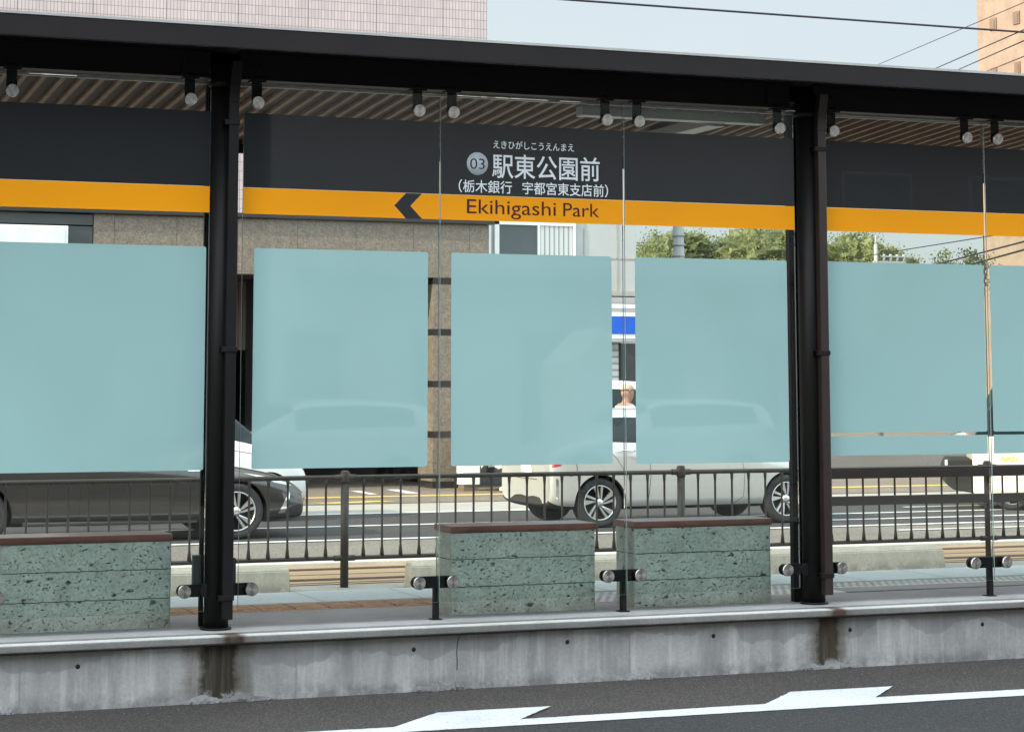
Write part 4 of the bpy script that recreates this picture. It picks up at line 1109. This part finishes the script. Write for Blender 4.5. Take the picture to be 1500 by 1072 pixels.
# parked cars on the viewer's side, seen only as faint reflections
for (x, y, lb) in ((14.6, -5.2, 'silver car parked on the viewer side, reflected in the right frosted panels'), (9.4, -5.2, 'silver car parked on the viewer side, reflected in the middle frosted panels')):
    c_ = copy_tree(silver, None, (x, y, .1)); c_['label'] = lb; c_['group'] = 'parked cars behind the viewer'; c_['category'] = 'car'; c_.rotation_euler = (0, 0, R(180))

# ------------------------------------------------------------------ trees
def tree(name, label, loc, crown, n, leaf, trunk_h, size=.34, lift=.28, group='trees on the skyline', seed=0):
    """crown: list of (dx, dy, z, rx, ry, rz)"""
    rnd = random.Random(seed); t = thing(name, label, 'tree', loc, group); L = Vector(loc)
    g = MB(); g.tube([L, L+Vector((.1, 0, trunk_h*.5)), L+Vector((0, 0, trunk_h))], [.32, .24, .16], 10)
    for (dx, dy, zz, rx, ry, rz) in crown:
        c = L+Vector((dx, dy, zz)); g.tube([L+Vector((0, 0, trunk_h*.8)), (L+Vector((0, 0, trunk_h))).lerp(c, .5)+Vector((0, 0, -.2)), c], [.13, .08, .03], 8)
        for _ in range(7):
            e = c+Vector((rnd.uniform(-1, 1)*rx, rnd.uniform(-1, 1)*ry, rnd.uniform(-.3, 1)*rz))*.8 if False else c+Vector((rnd.uniform(-.8, .8)*rx, rnd.uniform(-.8, .8)*ry, rnd.uniform(-.3, .8)*rz)); g.tube([c, e], [.03, .008], 5)
    part('trunk', g, M['bark'], t)
    b = bmesh.new()
    tot = sum(c[3]*c[4]*c[5] for c in crown)
    for (dx, dy, zz, rx, ry, rz) in crown:
        c = L+Vector((dx, dy, zz+lift)); m_ = int(n*rx*ry*rz/tot); ncl = max(10, int(m_*1.7)//40)
        for _ in range(ncl):
            d = Vector((rnd.gauss(0, 1), rnd.gauss(0, 1), rnd.gauss(0, 1))).normalized(); rr = rnd.uniform(.25, 1.02)**.7
            cc = c+Vector((d.x*rx*rr, d.y*ry*rr, d.z*rz*rr)); cr = rnd.uniform(.13, .27)
            for _ in range(40):
                q = cc+Vector((rnd.gauss(0, 1)*cr, rnd.gauss(0, 1)*cr, rnd.gauss(0, .8)*cr*.7)); s_ = size*rnd.uniform(.35, 1)*.5
                a = Vector((rnd.gauss(0, 1), rnd.gauss(0, 1), rnd.gauss(0, .5))).normalized(); u = a.orthogonal().normalized(); w_ = a.cross(u)
                vs = [b.verts.new(q+u*s_), b.verts.new(q+w_*s_*.6), b.verts.new(q-u*s_), b.verts.new(q-w_*s_*.6)]; b.faces.new(vs)
    if 'sparse' not in name:
        from mathutils import noise
        for (dx, dy, zz, rx, ry, rz) in crown:     # shaded inner mass of foliage
            k = bmesh.new(); bmesh.ops.create_icosphere(k, subdivisions=4, radius=1)
            for v in k.verts:
                q = v.co*(.80+.34*noise.noise(v.co*3.1+Vector((seed*3, dx, zz)))+.16*noise.noise(v.co*8)); v.co = L+Vector((dx+q.x*rx, dy+q.y*ry, zz+lift+q.z*rz))
            tm = bpy.data.meshes.new('t'); k.to_mesh(tm); k.free(); b.from_mesh(tm); bpy.data.meshes.remove(tm)
    g = MB(); g.merge(b)
    me = bpy.data.meshes.new('crown'); g.bm.to_mesh(me); g.bm.free(); link_mesh('crown', me, leaf, t)
def at70(px, Y=70): return P(px, 400, Y).x
Y0 = 70
x = at70(975); tree('broadleaf_tree', 'leafy tree just right of the pale building', (x, Y0, 0), [(0, 0, 5.6, 1.25, 1.3, 1.35), (.9, 0, 6.4, .8, 1, .6), (-.2, 0, 4.2, 1.5, 1.4, 1.3)], 15000, M['leaf'], 3.4, .125, seed=1)
x = at70(1035); tree('broadleaf_tree', 'green tree behind the pale pole', (x, Y0+1, 0), [(0, 0, 5.7, 1.5, 1.4, 1.15), (1.1, 0, 5.4, 1.0, 1.2, 1.25), (0, 0, 4.1, 1.7, 1.5, 1.3)], 15000, M['leaf_dark'], 3.3, .125, seed=2)
x = at70(1085); tree('broadleaf_tree', 'tall sunny tree in the middle of the skyline trees', (x, Y0-1, 0), [(0, 0, 6.0, 1.6, 1.5, 1.15), (1.2, 0, 5.9, 1.2, 1.3, 1.2), (.2, 0, 4.2, 2.0, 1.6, 1.4)], 18000, M['leaf'], 3.6, .125, seed=3)
x = at70(1148); tree('broadleaf_tree', 'green tree touching the right black pillar', (x, Y0, 0), [(0, 0, 5.9, 1.5, 1.4, 1.2), (.9, 0, 5.4, 1.1, 1.2, 1.0), (0, 0, 4.1, 1.7, 1.5, 1.4)], 16000, M['leaf'], 3.5, .125, seed=4)
x = at70(1262); tree('broadleaf_tree', 'round crowned tree right of the right black pillar', (x, Y0, 0), [(-.3, 0, 5.75, 1.7, 1.5, 1.35), (1.3, 0, 5.45, 1.2, 1.2, 1.15), (-1.4, 0, 5.3, 1.0, 1.1, .9), (2.1, 0, 5.1, .8, .9, .95), (0, 0, 4.0, 2.0, 1.6, 1.2)], 22000, M['leaf'], 3.4, .125, seed=5)
x = at70(1390); tree('sparse_tree', 'small thin tree with open branches beside the tan building', (x, Y0, 0), [(-.1, 0, 6.0, .55, .5, .55), (.9, 0, 6.2, .45, .5, .6), (1.5, 0, 5.9, .5, .5, .6), (.4, 0, 5.2, 1.3, .8, .5)], 1500, M['leaf_dark'], 4.6, .16, seed=6)

# poles and cables
x0 = P(994, 370, 35); g = MB(); g.tube([(x0.x, 35, 0), (x0.x, 35, 6.2)], [.13, .085], 16)
for zz in (4.35, 4.18, 3.98): g.tube([(x0.x, 35, zz-.02), (x0.x, 35, zz+.02)], .115, 16)
single('utility_pole', g, M['concrete_pole'], 'pale grey pole with metal bands standing in front of the trees', 'pole', 'utility poles', (x0.x, 35, 0))
x1 = P(1283, 370, 60); g = MB(); g.tube([(x1.x, 60, 0), (x1.x, 60, 6.15), (x1.x, 60, 6.2)], [.13, .06, .02], 12); g.tube([(x1.x, 60, 6.1), (x1.x, 60, 6.45)], [.05, .02], 8)
g.box(x1.x-.1, x1.x+1.1, 59.95, 60.05, 5.55, 5.62); g.box(x1.x+.2, x1.x+1.3, 59.95, 60.05, 5.75, 5.8)
for k in range(4): g.tube([(x1.x+.3+.25*k, 60, 5.6), (x1.x+.3+.25*k, 60, 5.85)], .05, 8)
single('utility_pole', g, M['concrete_pole'], 'distant pole with crossarms and insulators in front of the round tree', 'pole', 'utility poles', (x1.x, 60, 0))
def cable(a, b, r, sag, label, n=24):
    a, b = Vector(a), Vector(b); g = MB(); g.tube([a.lerp(b, i/n)-Vector((0, 0, sag*4*(i/n)*(1-i/n))) for i in range(n+1)], r, 6)
    single('overhead_cable', g, M['cable'], label, 'cable', 'overhead cables', tuple(a))
zc = P(1140, 22, 14.6).z
g = MB(); g.tube([(-20, 14.6, zc), (40, 14.6, zc)], .0085, 8); single('contact_wire', g, M['cable'], 'dark tram contact wire crossing the sky above the roof', 'cable', None, (-20, 14.6, zc))
def far_cable(p, q, r, sag, label):
    a = P(p[0], p[1], p[2]); b = P(q[0], q[1], q[2]); d = b-a; cable(a-d*.6, b+d*.8, r, 0, label)
far_cable((1277, 99, 60), (1500, 4, 40), .010, 0, 'thin faint cable rising highest before the tan building')
far_cable((1365, 103, 55), (1500, 44, 36), .014, 0, 'upper of the three cables crossing the tan building')
far_cable((1398, 105, 55), (1500, 60, 36), .014, 0, 'middle of the three cables crossing the tan building')
far_cable((1440, 107, 55), (1500, 83, 36), .012, 0, 'lowest of the three cables crossing the tan building')
far_cable((1325, 366, 50), (1500, 338, 40), .013, 0, 'thin cable seen below the orange stripe at far right')
far_cable((1385, 384, 50), (1500, 354, 38), .020, 0, 'thick cable seen between orange stripe and frosted glass')
far_cable((1420, 388, 50), (1500, 366, 38), .022, 0, 'lower thick cable just above the right frosted glass')
